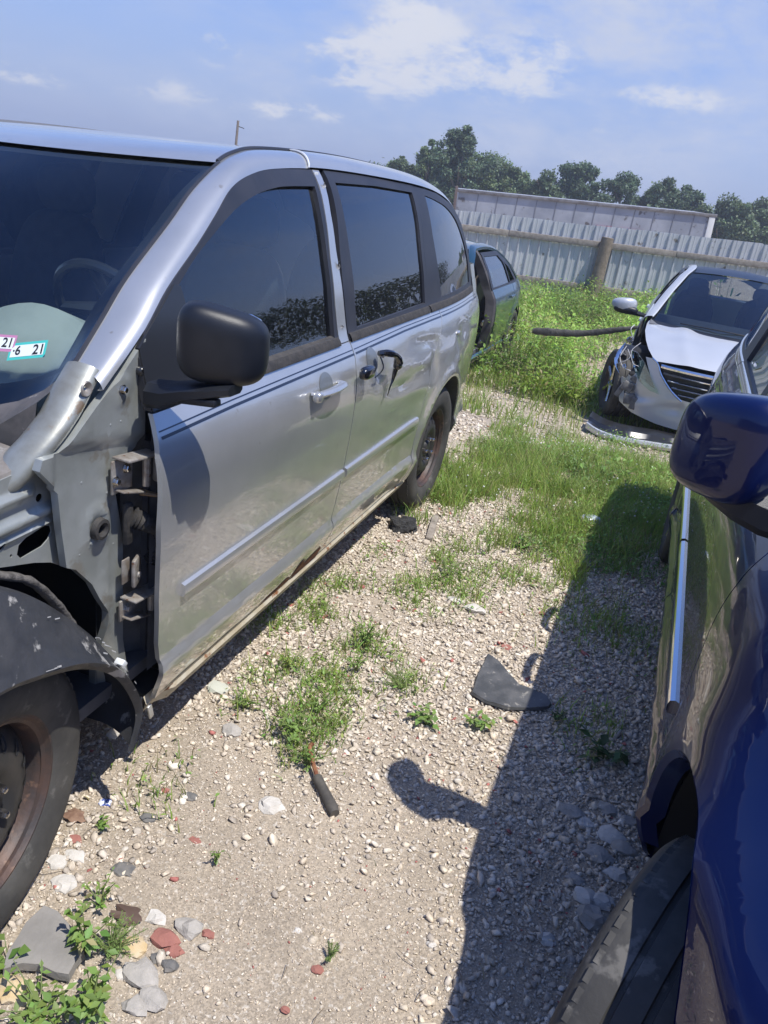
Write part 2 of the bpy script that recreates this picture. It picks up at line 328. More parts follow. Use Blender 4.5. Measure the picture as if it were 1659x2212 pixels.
def van(cfg):
    T=cfg['T']; root=cfg['root']; P=cfg['paint']; sil=cfg['kind']=='silver'
    td=Vector(T((-1,0,0)))-Vector(T((0,0,0)))
    fr=.10 if sil else .05
    def S(off=0,dents=False):
        return lambda y,z: T((VF(y,z,fr,dents,True)+off,y,z))
    def st(mb,name,m,par,**k):
        mb.V=[T(v) for v in mb.V]; return mb.build(name,m,par,**k)
    g=.0035 # shut-line half width
    # --- front door
    poly=FD_EDGE+[(1.2,1.112)]+[(y-g,z) for y,z in FD_REAR]+[(1.3,.275)]
    door=panel('front_door',poly,S(),P,root,th=.014 if sil else .02,tdir=td,su=.05,sv=.02)
    # --- sliding door
    SR=[(2.905,1.115),(2.895,1.08),(2.82,1.01),(2.76,.93),(2.70,.82),(2.66,.70),(2.635,.55),(2.625,.42),(2.62,.285)]
    poly=[(y+g,z) for y,z in reversed(FD_REAR)]+[(2.3,1.116)]+SR+[(2.2,.275)]
    sd=panel('sliding_door',poly,S(0,sil),P,root,th=.02,tdir=td,su=.03,sv=.02)
    # --- quarter panel with wheel arch
    arc=circ((3.078,.36),.395,40,172,4) if True else 0
    poly=[(y+.006,z) for y,z in SR]+[(2.66,.30)]+[(3.078-.395,.40)]+arc[1:]+[(3.50,.36),(3.52,.30),(3.8,.29),(4.06,.34),(4.13,.5),(4.14,.75),(4.06,.95),(4.0,1.1),(3.6,1.125)]
    qp=panel('quarter_panel',poly,S(0,sil),P,root,th=.015,tdir=td,su=.04,sv=.025)
    # arch lip
    lip=MB()
    lip.loft([[(VF(y,z,fr)-.0,y,z) for y,z in circ((3.078,.36),.396,50,175,0)],[(VF(y,z,fr)-.05,y,z) for y,z in circ((3.078,.36),.388,50,175,0)],[(-.30,y,z) for y,z in circ((3.078,.36),.375,50,175,0)]]); st(lip,'wheel_arch_liner',M_DARK if not sil else mat('wheelhouse_grey',(.09,.09,.09),(.05,.05,.05),rough=.8),qp)
    # sill / rocker
    sk=MB()
    rows=[]
    for z,x in ((.285,-.06),(.262,-.050),(.245,-.058),(.215,-.075),(.205,-.14),(.21,-.3)):
        rows.append([(x-(.02 if y<.7 and sil else 0),y,z) for y in np.linspace(.60,2.72,60)])
    sk.loft(rows); sill=st(sk,'rocker_sill',M_CREAM if sil else P,root)
    # roof side rail and A pillar
    O=[(-.105,.47,1.19),(-.125,.643,1.297),(-.152,.765,1.377),(-.184,.938,1.468),(-.211,1.062,1.536),(-.243,1.194,1.605),(-.266,1.34,1.643),(-.283,1.52,1.664),(-.295,1.86,1.676),(-.29,2.286,1.672),(-.272,2.83,1.655),(-.268,3.2,1.628),(-.27,3.5,1.575),(-.265,3.72,1.48),(-.245,3.86,1.33),(-.20,3.93,1.17),(-.165,3.96,1.10)]
    I=[(-.20,.477,1.213),(-.23,.616,1.302),(-.255,.74,1.385),(-.29,.956,1.505),(-.325,1.12,1.59),(-.36,1.308,1.662),(-.375,1.43,1.694),(-.40,1.60,1.712),(-.42,1.95,1.722),(-.42,2.35,1.722),(-.415,2.85,1.705),(-.41,3.2,1.678),(-.41,3.5,1.628),(-.40,3.78,1.53),(-.38,3.95,1.37),(-.34,4.03,1.19),(-.31,4.06,1.10)]
    Oc,Ic=cr(O,5),cr(I,5); rows=[]
    for o,i in zip(Oc,Ic):
        o,i=Vector(o),Vector(i); ax=(i-o); nrm=Vector((.75,-.05,.66)).normalized(); row=[]
        for k in range(11):
            t=k/10; row.append(o+ax*t+nrm*(4*t*(1-t))*.022)
        row.insert(0,o-Vector((.015,0,.004))); row.append(i-Vector((.0,0,.018)))
        rows.append(row)
    kb=39 # index of the roof joint behind the front door
    mb=MB().loft(rows[:kb+1]); ap=st(mb,'a_pillar',P,root)
    rows2=[[Vector(v)+Vector((.003,0,.004)) for v in r] for r in rows[kb:]]
    mb=MB().loft(rows2); rr=st(mb,'roof_side_rail',P,root)
    if sil:
        q=MB(); q.tube([Vector(v)+Vector((.003,-.004,.004)) for v in rows[kb]],.004,6); st(q,'rail_joint_seam',mat('light_seam',(.62,.64,.66),rough=.4),rr)
    # roof
    Ir=[v for v in Ic if v[1]>=1.305]; rows=[]
    yh=lambda u:1.308-.19*(1-(2*u-1)**2)
    for j,v in enumerate(Ir):
        row=[]
        for k in range(25):
            u=k/24; x=v[0]+( -1.95-2*v[0])*u; y=v[1]
            cz=.004*(1-(2*u-1)**4)
            fy=max(0,1-(v[1]-1.308)/1.0); y=v[1]-.19*(1-(2*u-1)**2)*fy
            z=v[2]+cz*(1-fy)-.012*(1-(2*u-1)**2)*fy
            z-= -.012*(1-fy)*0
            row.append((x,y,z-.040*u))
        rows.append(row)
    mb=MB().loft(rows); roof=st(mb,'roof_panel',P,root)
    # roof ditch molding
    q=MB(); q.tube([(v[0]-.004,v[1],v[2]+.003) for v in Ir],.006,6); st(q,'roof_ditch_molding',M_TRIM,roof)
    # windshield
    Ie=[v for v in Ic if v[1]<=1.309]; n=len(Ie); rows=[]
    b0=Vector(Ie[0]); h0=Vector(Ie[-1])
    for j,v in enumerate(Ie):
        t=j/(n-1); row=[]
        for k in range(25):
            u=k/24; e=1-(2*u-1)**2; e4=1-(2*u-1)**4
            x=v[0]+(-1.95-2*v[0])*u
            y=v[1]-.19*e*t-.10*e*(1-t)-.03*e4*math.sin(math.pi*t)
            z=v[2]-.012*e*t-.15*(1-abs(2*u-1)**6)*(1-t)
            row.append((x-.0,y,z-.008-.040*u*t))
        rows.append(row)
    ws=MB().loft(rows); wso=st(ws,'windshield',M_GLF,root)
    WR=rows
    # black frit band around glass
    fb=MB()
    def frit(a,b):
        fb.loft([[Vector(p)+Vector((0,.004,-.004)) for p in a],[Vector(p)+Vector((0,.004,-.004)) for p in b]])
    lerp=lambda p,q,t:tuple(p[i]+(q[i]-p[i])*t for i in range(3))
    frit([r[0] for r in rows],[lerp(r[0],r[1],1.05-.5*(i/(n-1))) for i,r in enumerate(rows)]); frit([r[-1] for r in rows],[lerp(r[-1],r[-2],1.05-.5*(i/(n-1))) for i,r in enumerate(rows)])
    frit(rows[0],rows[1]); frit(rows[1],rows[2]); frit(rows[2],[lerp(a,b,.5) for a,b in zip(rows[2],rows[3])]); frit(rows[-1],[lerp(a,b,.7) for a,b in zip(rows[-1],rows[-2])])
    st(fb,'frit_band',M_GBLK,wso)
    sb=MB(); sb.tube([Vector(r[0])+Vector((.004,-.004,.006)) for r in rows],.007,6); st(sb,'edge_molding',M_TRIM,wso)
    # door window frame + pane
    top=[(.643,1.297),(.765,1.377),(.938,1.468),(1.062,1.536),(1.194,1.605),(1.34,1.643),(1.52,1.664),(1.86,1.676)]
    gl=cr([(.80,1.375),(.944,1.455),(1.165,1.548),(1.33,1.592),(1.478,1.613),(1.60,1.619)],4)+[(1.755,1.622),(1.735,1.54),(1.71,1.40),(1.685,1.25),(1.675,1.142),(.80,1.14)]
    fpoly=[(.60,1.118),(.60,1.24)]+cr(top,4)[0:-4]+[(1.80,1.672),(1.765,1.54),(1.73,1.40),(1.705,1.25),(1.70,1.118)]
    st_=S(.004); wf=panel('window_frame',fpoly,st_,M_TRIM,door,th=.022,tdir=td,holes=[gl],su=.05,sv=.05)
    gp=cr([(.79,1.38),(.944,1.465),(1.165,1.556),(1.33,1.60),(1.478,1.62),(1.60,1.626)],4)+[(1.765,1.63),(1.735,1.54),(1.715,1.40),(1.69,1.25),(1.68,1.12),(.79,1.12)]
    panel('window_pane',gp,S(-.012),M_GLD,door,th=0,tdir=td,su=.05,sv=.05)
    panel('sail_patch',[(.602,1.12),(.602,1.262),(.643,1.292),(.79,1.385),(.815,1.38),(.83,1.12)],S(.008),M_GBLK if sil else M_BLK,door,th=.012,tdir=td)
    if sil:
        panel('pillar_strip',[(1.712,1.118),(1.716,1.25),(1.741,1.40),(1.776,1.54),(1.812,1.672),(1.865,1.672),(1.822,1.54),(1.80,1.42),(1.793,1.30),(1.787,1.118)],S(.002),P,root,th=.01,tdir=td)
        for a,b,h in ((1.835,1.625,.012),(1.79,1.37,.018),(1.752,1.17,.006)):
            q=MB(); q.tube([T((VF(a,b)+.0045,a-.004,b-h)),T((VF(a,b)+.0045,a+.002,b)),T((VF(a,b)+.0045,a-.002,b+h))],[.001,.007,.002],6,flat=.4)
            q.build('torn_adhesive',mat('torn_adhesive',(.05,.05,.05),(.6,.6,.6),scale=60,rough=.7),root)
        q=MB(); q.box(T((VF(1.845,1.665)+.006,1.825,1.655)),(.004,.032,.022),bev=.001); q.build('plastic_clip',mat('pale_plastic',(.6,.62,.62),rough=.5),root)
    else:
        panel('pillar_trim',[(1.712,1.118),(1.716,1.25),(1.741,1.40),(1.776,1.54),(1.812,1.672),(1.865,1.672),(1.822,1.54),(1.80,1.42),(1.793,1.30),(1.787,1.118)],S(.003),M_GBLK,root,th=.01,tdir=td)
    # sliding door window
    gl2=[(1.95,1.638),(2.35,1.637),(2.795,1.622),(2.775,1.50),(2.74,1.35),(2.72,1.158),(1.885,1.15),(1.895,1.25),(1.915,1.40),(1.93,1.52)]
    panel('window_frame',[(1.795,1.118),(1.80,1.30),(1.83,1.42),(1.87,1.54),(1.905,1.674),(2.286,1.670),(2.842,1.652),(2.82,1.50),(2.78,1.35),(2.76,1.118)],S(.003),M_TRIM,sd,th=.02,tdir=td,holes=[gl2])
    panel('window_pane',[(1.94,1.645),(2.35,1.645),(2.80,1.63),(2.78,1.5),(2.745,1.35),(2.73,1.14),(1.88,1.14),(1.895,1.28),(1.915,1.42)],S(-.008),M_GLP,sd,th=0,tdir=td)
    # quarter window
    gq=[(2.98,1.613)]+cr([(3.12,1.598),(3.34,1.562),(3.53,1.495),(3.67,1.39),(3.74,1.27),(3.75,1.165)],4)+[(3.00,1.160),(2.975,1.30),(2.965,1.45)]
    panel('window_frame',[(2.85,1.652),(3.2,1.626),(3.5,1.573),(3.68,1.48),(3.80,1.34),(3.85,1.22),(3.86,1.118),(2.768,1.118),(2.79,1.35),(2.83,1.50)],S(.0),M_TRIM,qp,th=.02,tdir=td,holes=[gq])
    panel('window_pane',[(2.96,1.62),(3.12,1.606),(3.34,1.57),(3.54,1.50),(3.69,1.39),(3.76,1.27),(3.77,1.15),(2.97,1.15),(2.95,1.4)],S(-.004),M_GLP,qp,th=0,tdir=td)
    # belt weatherstrips
    for a,b,par in ((.83,1.70,door),(1.80,2.76,sd),(2.775,3.80,qp)):
        ys=np.linspace(a,b,24); q=MB().loft([[(VF(y,z,fr)+o,y,z) for y in ys] for z,o in ((1.113,-.01),(1.113,.008),(1.124,.012),(1.140,.008),(1.146,-.012))]); st(q,'belt_weatherstrip',M_RUB if sil else M_CHR,par)
    # body side molding
    for a,b,par in ((.655,1.715,door),(1.738,2.60,sd)):
        ys=np.linspace(a,b,30); zc=lambda y:.628
        q=MB().loft([[(VF(y,z,fr)+o,y,z) for y in ys] for z,o in ((.607,-.002),(.609,.010),(.616,.0145),(.632,.0145),(.643,.011),(.648,-.002))])
        for e in (0,len(ys)-1): q.F.append(tuple(k*len(ys)+e for k in range(6)))
        st(q,'side_molding',P if sil else M_CHR,par,ang=25)
    # pinstripes
    if sil:
        for a,b,par in ((.594,1.785,door),(1.80,2.90,sd),(2.915,3.86,qp)):
            q=MB()
            for z0,h in ((0,.0035),(.014,.0016)):
                ys=np.linspace(a,b,40); zz=lambda y:float(np.interp(y,[.59,.92,1.8,2.36,3.6,4.1],[1.062,1.068,1.074,1.083,1.083,1.07]))+z0
                q.loft([[(VF(y,zz(y)+d,fr,True)+.0012,y,zz(y)+d) for y in ys] for d in (-h,h)])
            st(q,'pinstripe',M_STRIPE,par)
    # mirror
    mc=Vector((.098,.625,1.308)) if sil else Vector((.092,.60,1.30))
    RM=Matrix.Rotation(.46 if sil else .66,3,'Z'); K=.96 if sil else .98
    def shp(v):
        u=v.x/(.106*K); z=v.z*(1-.10*u-.05*u*u); y=v.y*(1.0 if v.y<0 else .45)
        z+=-.010*u; y+=.030*u*u*(1 if u>0 else .3)
        return (v.x,y,z)
    mir=MB().loft(sup(mc,((.106 if sil else .122)*K,(.068 if sil else .074)*K,.088*(K if sil else 1.24)),3.9,36,24,shp,RM),True); mo=st(mir,'side_mirror',M_BLK if sil else P,root)
    arm=MB().loft([[Vector((x,.60+dy*w,z+dz*h)) for dy,dz in ((-1,-.6),(-.7,-1),(.7,-1),(1,-.4),(1,.5),(.6,1),(-.6,1),(-1,.4))] for x,z,w,h in (((-.07,1.165,.035,.03),(-.02,1.172,.045,.028),(.04,1.195,.05,.02),(.10,1.210,.048,.016),(.15,1.222,.03,.012)) if sil else ((-.07,1.18,.05,.045),(-.02,1.185,.055,.045),(.04,1.20,.06,.04),(.09,1.215,.055,.03),(.13,1.225,.035,.02)))],True)
    arm.F.append(tuple(range(8))); arm.F.append(tuple(range(32,40))); st(arm,'mirror_arm',M_BLK,mo)
    if sil:
        q=MB(); q.box((.075,.57,1.185),(.10,.03,.016),Matrix.Rotation(-.12,3,'Y'),bev=.004); st(q,'mirror_arm_cover',M_BLK,mo)
    q=MB().loft(sup(mc+RM@Vector((0.0,.036*K,0)),(.092,.006,.072),4,24,8,None,RM),True); st(q,'mirror_glass',M_CHR,mo)
    # door handles
    def handle(y0,y1,z,par,m):
        q=MB(); pts=[(VF(y0+.02,z)+.004,y0+.01,z+.002),(VF(y0+.04,z)+.030,y0+.03,z+.002),(VF((y0+y1)/2,z)+.040,(y0+y1)/2,z+.002),(VF(y1,z)+.032,y1-.035,z),(VF(y1,z)+.022,y1-.012,z-.001),(VF(y1,z)+.0,y1,z-.002)]
        pts=cr(pts,4); q.tube(pts,[.010+.008*math.sin(math.pi*i/(len(pts)-1))**.5 for i in range(len(pts))],12,flat=.6); h=st(q,'door_handle',m,par)
        return h
    def cup(y,z,par,m,r=.052):
        rows=[]
        for k in range(8):
            t=k/7; rows.append([(VF(yy,zz,fr)+.0015-.0*t-(.022*math.sin(math.pi/2*t))*0+ (0 if k==0 else 0),yy,zz) for yy,zz in circ((y,z),r*(1-t*.999),28,ry=r*.85*(1-t*.999))])
        q=MB().loft(rows,True); return st(q,'handle_recess',m,par)
    if sil:
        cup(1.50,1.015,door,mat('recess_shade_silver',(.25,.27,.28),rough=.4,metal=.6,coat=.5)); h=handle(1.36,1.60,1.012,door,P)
        q=MB().loft(sup((.012,1.375,1.008),(.016,.018,.018),3,14,10),True); st(q,'lock_cap',P,h)
        cup(1.93,1.03,sd,mat('recess_shade_silver',(0,0,0)),.055)
        q=MB().loft(sup((.022,1.775,1.02),(.020,.052,.024),3.2,20,12),True); hh=st(q,'broken_door_handle',mat('gloss_black_handle',(.008,.008,.01),rough=.12,coat=1),sd)
        q=MB(); q.tube(cr([(-.0,1.93,1.062),(.028,1.97,1.062),(.04,2.03,1.045),(.04,2.065,1.01),(.035,2.06,.985)],4),[.010,.012,.013,.014,.014,.014,.013,.012,.012,.014,.017,.019,.020,.020,.019,.016,.012][:17],10); q.tube(cr([(.035,2.06,.985),(.032,2.05,.94),(.03,2.035,.915),(.026,2.03,.88)],4),[.011,.010,.009,.007,.006,.005,.004,.004,.003,.003,.002,.002,.0015][:13],8); q.tube(cr([(0,1.95,1.05),(.02,1.95,1.01),(.015,1.93,.985),(.01,1.90,.975)],4),.003,6); st(q,'dangling_handle_mechanism',mat('gloss_black_handle',(0,0,0)),sd)
        q=MB(); q.tube([(.002,1.95,1.05),(.006,1.95,1.062)],.016,12); st(q,'handle_socket',M_HINGE,sd)
        # raised oval in body paint, added to stand for the highlight of a dent
        q=MB().loft(sup((VF(3.15,.98)+.002,3.15,.975),(.010,.03,.012),2,14,8),True); st(q,'dent_highlight_bump',P,qp)
        # rust holes along the front door's lower rear corner
        rp=cr([(1.44,.275),(1.45,.315),(1.465,.345),(1.50,.35),(1.505,.325),(1.53,.318),(1.58,.325),(1.63,.335),(1.66,.33),(1.668,.30),(1.668,.273)],2)
        panel('rust_hole',rp,S(.0025),M_RUST,door,th=0,su=.02,sv=.01)
        rp=cr([(1.20,.278),(1.25,.295),(1.32,.298),(1.38,.312),(1.42,.30),(1.43,.276)],3); panel('rust_bubble',rp,S(.0022),M_RUST,door,th=0,su=.02,sv=.01)
        rp=[(.64,.283),(.75,.289),(.9,.286),(1.0,.290),(1.1,.284),(1.2,.285),(1.2,.277),(.64,.276)]; panel('rust_seam',rp,S(.0022),M_CREAM,door,th=0,su=.02,sv=.01)
    else:
        cup(1.50,1.015,door,mat('recess_shade_blue',(.002,.004,.03),rough=.3,coat=1)); handle(1.36,1.60,1.012,door,M_CHR)
        cup(1.93,1.03,sd,mat('recess_shade_blue',(0,0,0))); handle(1.80,2.02,1.02,sd,M_CHR)
    # rear: tail lamp, rear face, tailgate
    rb=[]
    for z,dy,dx in ((.30,-.02,0),(.42,.05,.0),(.6,.06,.0),(.72,.04,0),(.76,-.03,.01),(.95,-.06,.03),(1.12,-.09,.07),(1.4,-.2,.12),(1.6,-.38,.17)):
        yb=4.13+dy
        rb.append([(-.975+(.80-dx*.8)*math.cos(a)*1.0,yb-.12+.14*math.sin(a),z) for a in np.linspace(0.05,math.pi-.05,20)])
    st(MB().loft(rb),'tailgate',P,root)
    tl=[]
    for z,x in ((.86,-.10),(1.0,-.10),(1.12,-.13),(1.25,-.17)):
        tl.append([(x-.02,3.86+.0,z),(x-.03,3.97,z),(x-.09,4.05-(z-.86)*.12,z),(x-.16,4.10-(z-.86)*.18,z)])
    st(MB().loft(tl),'tail_lamp' if not sil else 'lamp_recess',mat('red_lens',(.35,.01,.01),rough=.1,coat=1) if not sil else M_SILIN,root)
    # far side: one lower panel and window band, mirrored surface
    TF=lambda y,z: T((-1.95-VF(y,z,fr),y,z-.11*max(0,z-1.12)))
    rb_=[(2.62,.285)]+[(3.078-.395,.40)]+arc[1:]+[(3.50,.36),(3.52,.30),(4.0,.32),(4.12,.7),(4.0,1.12),(.60,1.12),(.5,.8),(.6,.28)]
    fs=panel('far_side_panel',rb_,TF,P,root,th=.02,tdir=-td,su=.1,sv=.06)
    fr_=[(.55,1.12),(.643,1.297),(.938,1.468),(1.194,1.605),(1.52,1.664),(2.3,1.67),(2.9,1.65),(3.4,1.59),(3.7,1.48),(3.95,1.12)]
    holes=[[(.85,1.15),(.90,1.40),(1.15,1.54),(1.5,1.61),(1.74,1.62),(1.68,1.15)],[(1.86,1.15),(1.92,1.63),(2.78,1.62),(2.72,1.15)],[(2.95,1.16),(2.97,1.61),(3.35,1.55),(3.6,1.42),(3.7,1.16)]]
    panel('far_window_frame',fr_,TF,M_TRIM,fs,th=.02,tdir=-td,holes=holes,su=.15,sv=.08)
    for h,m in zip(holes,(M_GLF,M_GLF,M_GLF)): panel('far_window_pane',h,lambda y,z: T((-1.95-VF(y,z,fr)+.01,y,z-.11*max(0,z-1.12))),m,fs,th=0,su=.15,sv=.1)
    mb=MB(); mb.loft([[(-1.95-v[0],v[1],v[2]-.055) for v in Oc],[(-1.95-v[0],v[1],v[2]-.046) for v in Ic]]); st(mb,'far_roof_rail',P,root)
    # interior
    fl=MB(); fl.box((-.975,2.2,.34),(1.70,3.7,.04)); fl.box((-.975,.72,.68),(1.66,.05,.64)); st(fl,'floor_pan',M_INT,root)
    hl=MB(); hl.loft([[(x,y,z-.035) for x,y,z in r] for r in [rows_ for rows_ in [[(v[0]+( -1.95-2*v[0])*k/8,v[1],v[2]) for k in range(9)] for v in Ir]]]); st(hl,'headliner',M_INT,root)
    tr=MB(); 
    for a,b in ((.62,1.76),(1.80,2.72),(2.78,3.8)): tr.loft([[(VF(y,1.0)-.07,y,z) for y in np.linspace(a,b,6)] for z in (.36,1.10)]); tr.loft([[(VF(y,z)-.05+d,y,z) for y in np.linspace(a,b,12)] for z,d in ((1.10,.0),(1.10,-.05))])
    st(tr,'door_trim',M_INT,root)
    ds=MB(); rw=[]
    for y,z in ((.44,1.03),(.55,1.07),(.72,1.12),(.86,1.145),(.95,1.13),(1.0,1.05),(1.0,.7)):
        rw.append([(x,y-.05*(1-((x+.975)/.8)**2),z+(.10*math.exp(-((x+.60)/.24)**2-((y-.86)/.17)**2))+.01*math.sin(x*9)) for x in np.linspace(-1.80,-.16,40)])
    ds.loft(rw); st(ds,'dashboard',M_DASH,root)
    q=MB(); cc=Vector((-.60,1.12,1.18)); Rw=Matrix.Rotation(math.radians(-62),3,'X')
    q.tube([cc+Rw@Vector((.185*math.cos(a),.185*math.sin(a),0)) for a in np.linspace(0,2*math.pi,40)],.015,8,cap=False)
    q.tube([cc+Rw@Vector((-.18,0,0)),cc+Rw@Vector((0,0,.03)),cc+Rw@Vector((.18,0,0))],[.016,.03,.016],8); q.tube([cc+Rw@Vector((0,0,.03)),cc+Rw@Vector((0,-.18,0))],.018,8)
    q.tube([cc,cc+Vector((0,-.25,-.12))],.035,10); st(q,'steering_wheel',M_GBLK,root)
    for x,y in ((-.56,1.72),(-1.39,1.72),(-.56,2.62),(-1.39,2.62)):
        q=MB().loft(sup((x,y-.22,.72),(.25,.27,.09),4,20,10),True)
        q.loft(sup((x,y+.06,1.05),(.23,.07,.33),3.2,20,14,lambda v:(v.x*(1-.15*v.z/.33),v.y+.14*v.z,v.z)),True); s=st(q,'seat',M_SEAT,root)
        q=MB().loft(sup((x,y+.13,1.46),(.13,.055,.095),3,20,12),True); q.tube([(x-.05,y+.12,1.32),(x-.05,y+.13,1.45)],.007,6); q.tube([(x+.05,y+.12,1.32),(x+.05,y+.13,1.45)],.007,6); st(q,'headrest',M_SEAT,s)
    # wheels
    wheel(root,(-.045,3.078,.345),0,T,hub='steel' if sil else M_NUT)
    # underbody
    q=MB(); q.box((-.975,2.0,.27),(1.2,3.9,.14)); st(q,'underbody',M_DARK,root)
    return dict(door=door,sd=sd,qp=qp,ws=wso,WR=WR,T=T,st=st,S=S,Oc=Oc,Ic=Ic,roof=roof,td=td)
# ---------------- silver minivan with its front stripped ----------------
idT=lambda p:(float(p[0]),float(p[1]),float(p[2]))
rs=empty('minivan',(-.975,1.6,0),'silver minivan with its front fender stripped off, black mirror and a broken sliding door handle','minivan')
V1=van(dict(T=idT,root=rs,paint=M_SIL,kind='silver'))
tdx=(-1,0,0)
def HP(y,z):
    up=float(sst(0,.035,z-(1.062-.17*(y-.36)))) if y>.33 else 1
    x=-.125+.014*up
    r=math.hypot(y-.04,z-.345)
    x-=.05*float(sst(.52,.44,r))
    x+=.006*math.exp(-((y-.50)/.012)**2)*(1 if z<.95 else 0)
    x+=.008*math.exp(-((math.hypot(y-.466,(z-.85)*.8)-.034)/.010)**2)
    x+=.006*math.exp(-((math.hypot(y-.541,(z-1.175)*.8)-.022)/.008)**2)
    return (x,y,z)
hp=panel('hinge_pillar',[(.629,1.28),(.63,1.208),(.631,1.045),(.612,1.012),(.536,.985),(.539,.911),(.562,.80),(.567,.752),(.568,.592),(.569,.479),(.59,.36),(.61,.30),(.630,.27),(.652,.255),(.655,.232),(.628,.199),(.532,.203),(.50,.30),(.50,.45),(.504,.597),(.451,.702),(.396,.767),(.366,.785),(.353,.887),(.345,.978),(.28,1.053),(.29,1.075),(.349,1.073),(.458,1.155),(.55,1.215)],HP,M_SILIN,rs,th=.02,tdir=tdx,su=.016,sv=.016,holes=[circ((.466,.85),.013,14,ry=.018),circ((.603,1.21),.007,10),circ((.640,.240),.008,10),[(.56,.222),(.585,.222),(.59,.236),(.565,.237)]],ang=50)
q=MB(); q.lathe([(-.01,.028),(.004,.026),(.006,.018),(.0,.012),(-.02,.011)],(-.108,.466,.85),None,24); q.build('rubber_grommet',M_RUB,hp)
q=MB(); q.lathe([(-.01,.011),(.005,.011),(.008,.009),(.008,.005),(.003,.004)],(-.105,.603,1.21),None,16); q.build('rubber_grommet',M_GBLK,hp)
def bolt(c,par,r=.009,m=None):
    q=MB(); q.lathe([(0,r*1.5),(.003,r*1.5),(.003,r),(.010,r),(.012,r*.8),(.012,0)],c,None,6); return q.build('bolt',m or M_NUT,par,ang=20)
bolt((-.108,.541,1.177),hp,.008)
for y,z in ((.503,1.10),(.54,1.10),(.62,1.08),(.42,.98),(.50,.93),(.44,.82),(.41,.80),(.53,.78)): 
    q=MB(); q.lathe([(0,.0035),(.0008,.0025),(.001,0)],(HP(y,z)[0],y,z),None,8); q.build('spot_weld',M_SILIN,hp)
# jamb behind the gap
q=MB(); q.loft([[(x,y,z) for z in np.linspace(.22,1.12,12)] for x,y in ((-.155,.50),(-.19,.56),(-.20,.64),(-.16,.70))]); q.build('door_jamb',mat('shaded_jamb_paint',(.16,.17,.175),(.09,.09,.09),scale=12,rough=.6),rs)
# hinges
def hinge(y,z,h):
    q=MB(); q.box((-.105,y+.02,z),(.006,.075,h),bev=.002); q.box((-.085,y+.055,z+h/2),(.05,.13,.006),Matrix.Rotation(-.12,3,'X'),bev=.002); q.box((-.09,y+.03,z-h/2),(.035,.085,.005),Matrix.Rotation(-.3,3,'X'),bev=.002)
    q.tube([(-.075,y+.075,z-h*.45),(-.075,y+.075,z+h*.45)],.010,10); q.box((-.06,y+.11,z),(.03,.03,h*.8),bev=.008); o=q.build('hinge',M_HINGE,rs,ang=30)
    return o
h=hinge(.515,.970,.085); bolt((-.102,.507,.962),h); bolt((-.102,.545,.985),h)
h=hinge(.545,.590,.060); bolt((-.102,.552,.592),h,.008,M_HINGE)
q=MB(); q.box((-.10,.545,.705),(.005,.03,.07),bev=.003); q.box((-.085,.568,.700),(.012,.048,.078),Matrix.Rotation(.35,3,'Z'),bev=.005); q.lathe([(0,.009),(.003,.006),(.003,0)],(-.078,.570,.69),None,12); q.build('check_bracket',M_HINGE,rs,ang=30)
q=MB(); q.tube([(-.10,.60,.905),(-.07,.625,.895),(-.06,.65,.885)],[.016,.009,.007],8,flat=.5); q.build('door_switch',mat('amber_plastic',(.35,.24,.14),rough=.5),rs)
q=MB(); q.box((-.10,.553,.835),(.02,.028,.115),bev=.009); bt=q.build('wiring_boot',M_RUB,rs)
q=MB(); pts=cr([(-.10,.565,.85),(-.085,.585,.835),(-.08,.61,.815),(-.08,.645,.79),(-.085,.665,.75),(-.09,.65,.71),(-.10,.64,.69)],6); q.tube(pts,[(.030-.010*min(1,i/14))*(1 if i%2 else .72) for i in range(len(pts))],14); q.build('boot_bellows',M_RUB,bt,ang=60)
# lower corner
q=MB(); q.loft([[(-.13,y,z),(-.10,y+.005,z-.004)] for y,z in ((.50,.20),(.56,.215),(.62,.235),(.66,.27))]); q.build('sill_flange',M_HINGE,rs)
q=MB(); q.box((-.10,.625,.245),(.012,.05,.04),Matrix.Rotation(.5,3,'X'),bev=.004); b=q.build('fender_bracket',M_HINGE,rs); bolt((-.094,.634,.236),b,.006,M_RUST)
q=MB(); q.box((-.13,.68,.262),(.11,.12,.03),bev=.01); q.build('sill_end',M_DARK,rs)
q=MB(); q.box((-.062,.608,.238),(.008,.018,.05),Matrix.Rotation(.25,3,'X'),bev=.003); q.build('bent_sill_edge',mat('bent_pale_metal',(.5,.5,.48),rough=.4,metal=.5),rs)
# inner fender with ribs and openings
def AP(y,z):
    x=-.165
    def rib(z0,ye,w,h):
        zc=z0+.02*(y-.2); e=float(sst(ye,ye-.02,y)) if y>ye-.02 else 1
        return h*math.exp(-((z-zc)/w)**4)*e
    x+=rib(.985,.325,.011,.014)+rib(.925,.385,.012,.014)
    x+=.008*math.exp(-((z-.895-.02*(y-.2))/.005)**2)*(float(sst(.38,.36,y)))
    x+=.010*float(sst(.79,.83,z))*0
    return (x,y,z)
slot=[(.272,.838),(.335,.842),(.355,.852),(.366,.868),(.362,.884),(.345,.889),(.290,.882),(.268,.872),(.262,.852)]
ap=panel('inner_fender',[(.412,.752),(.397,.858),(.389,.951),(.345,1.0),(.322,1.029),(.318,1.041),(.223,1.036),(-.60,.985),(-.62,.70),(-.30,.83),(-.1,.872),(.10,.865),(.209,.843),(.31,.811),(.36,.790)],AP,M_SILIN,rs,th=.003,tdir=tdx,su=.02,sv=.008,holes=[slot,circ((.333,.962),.010,14),circ((.222,.889),.008,12),circ((.246,.856),.004,8)],ang=60)
q=MB(); rows=[]
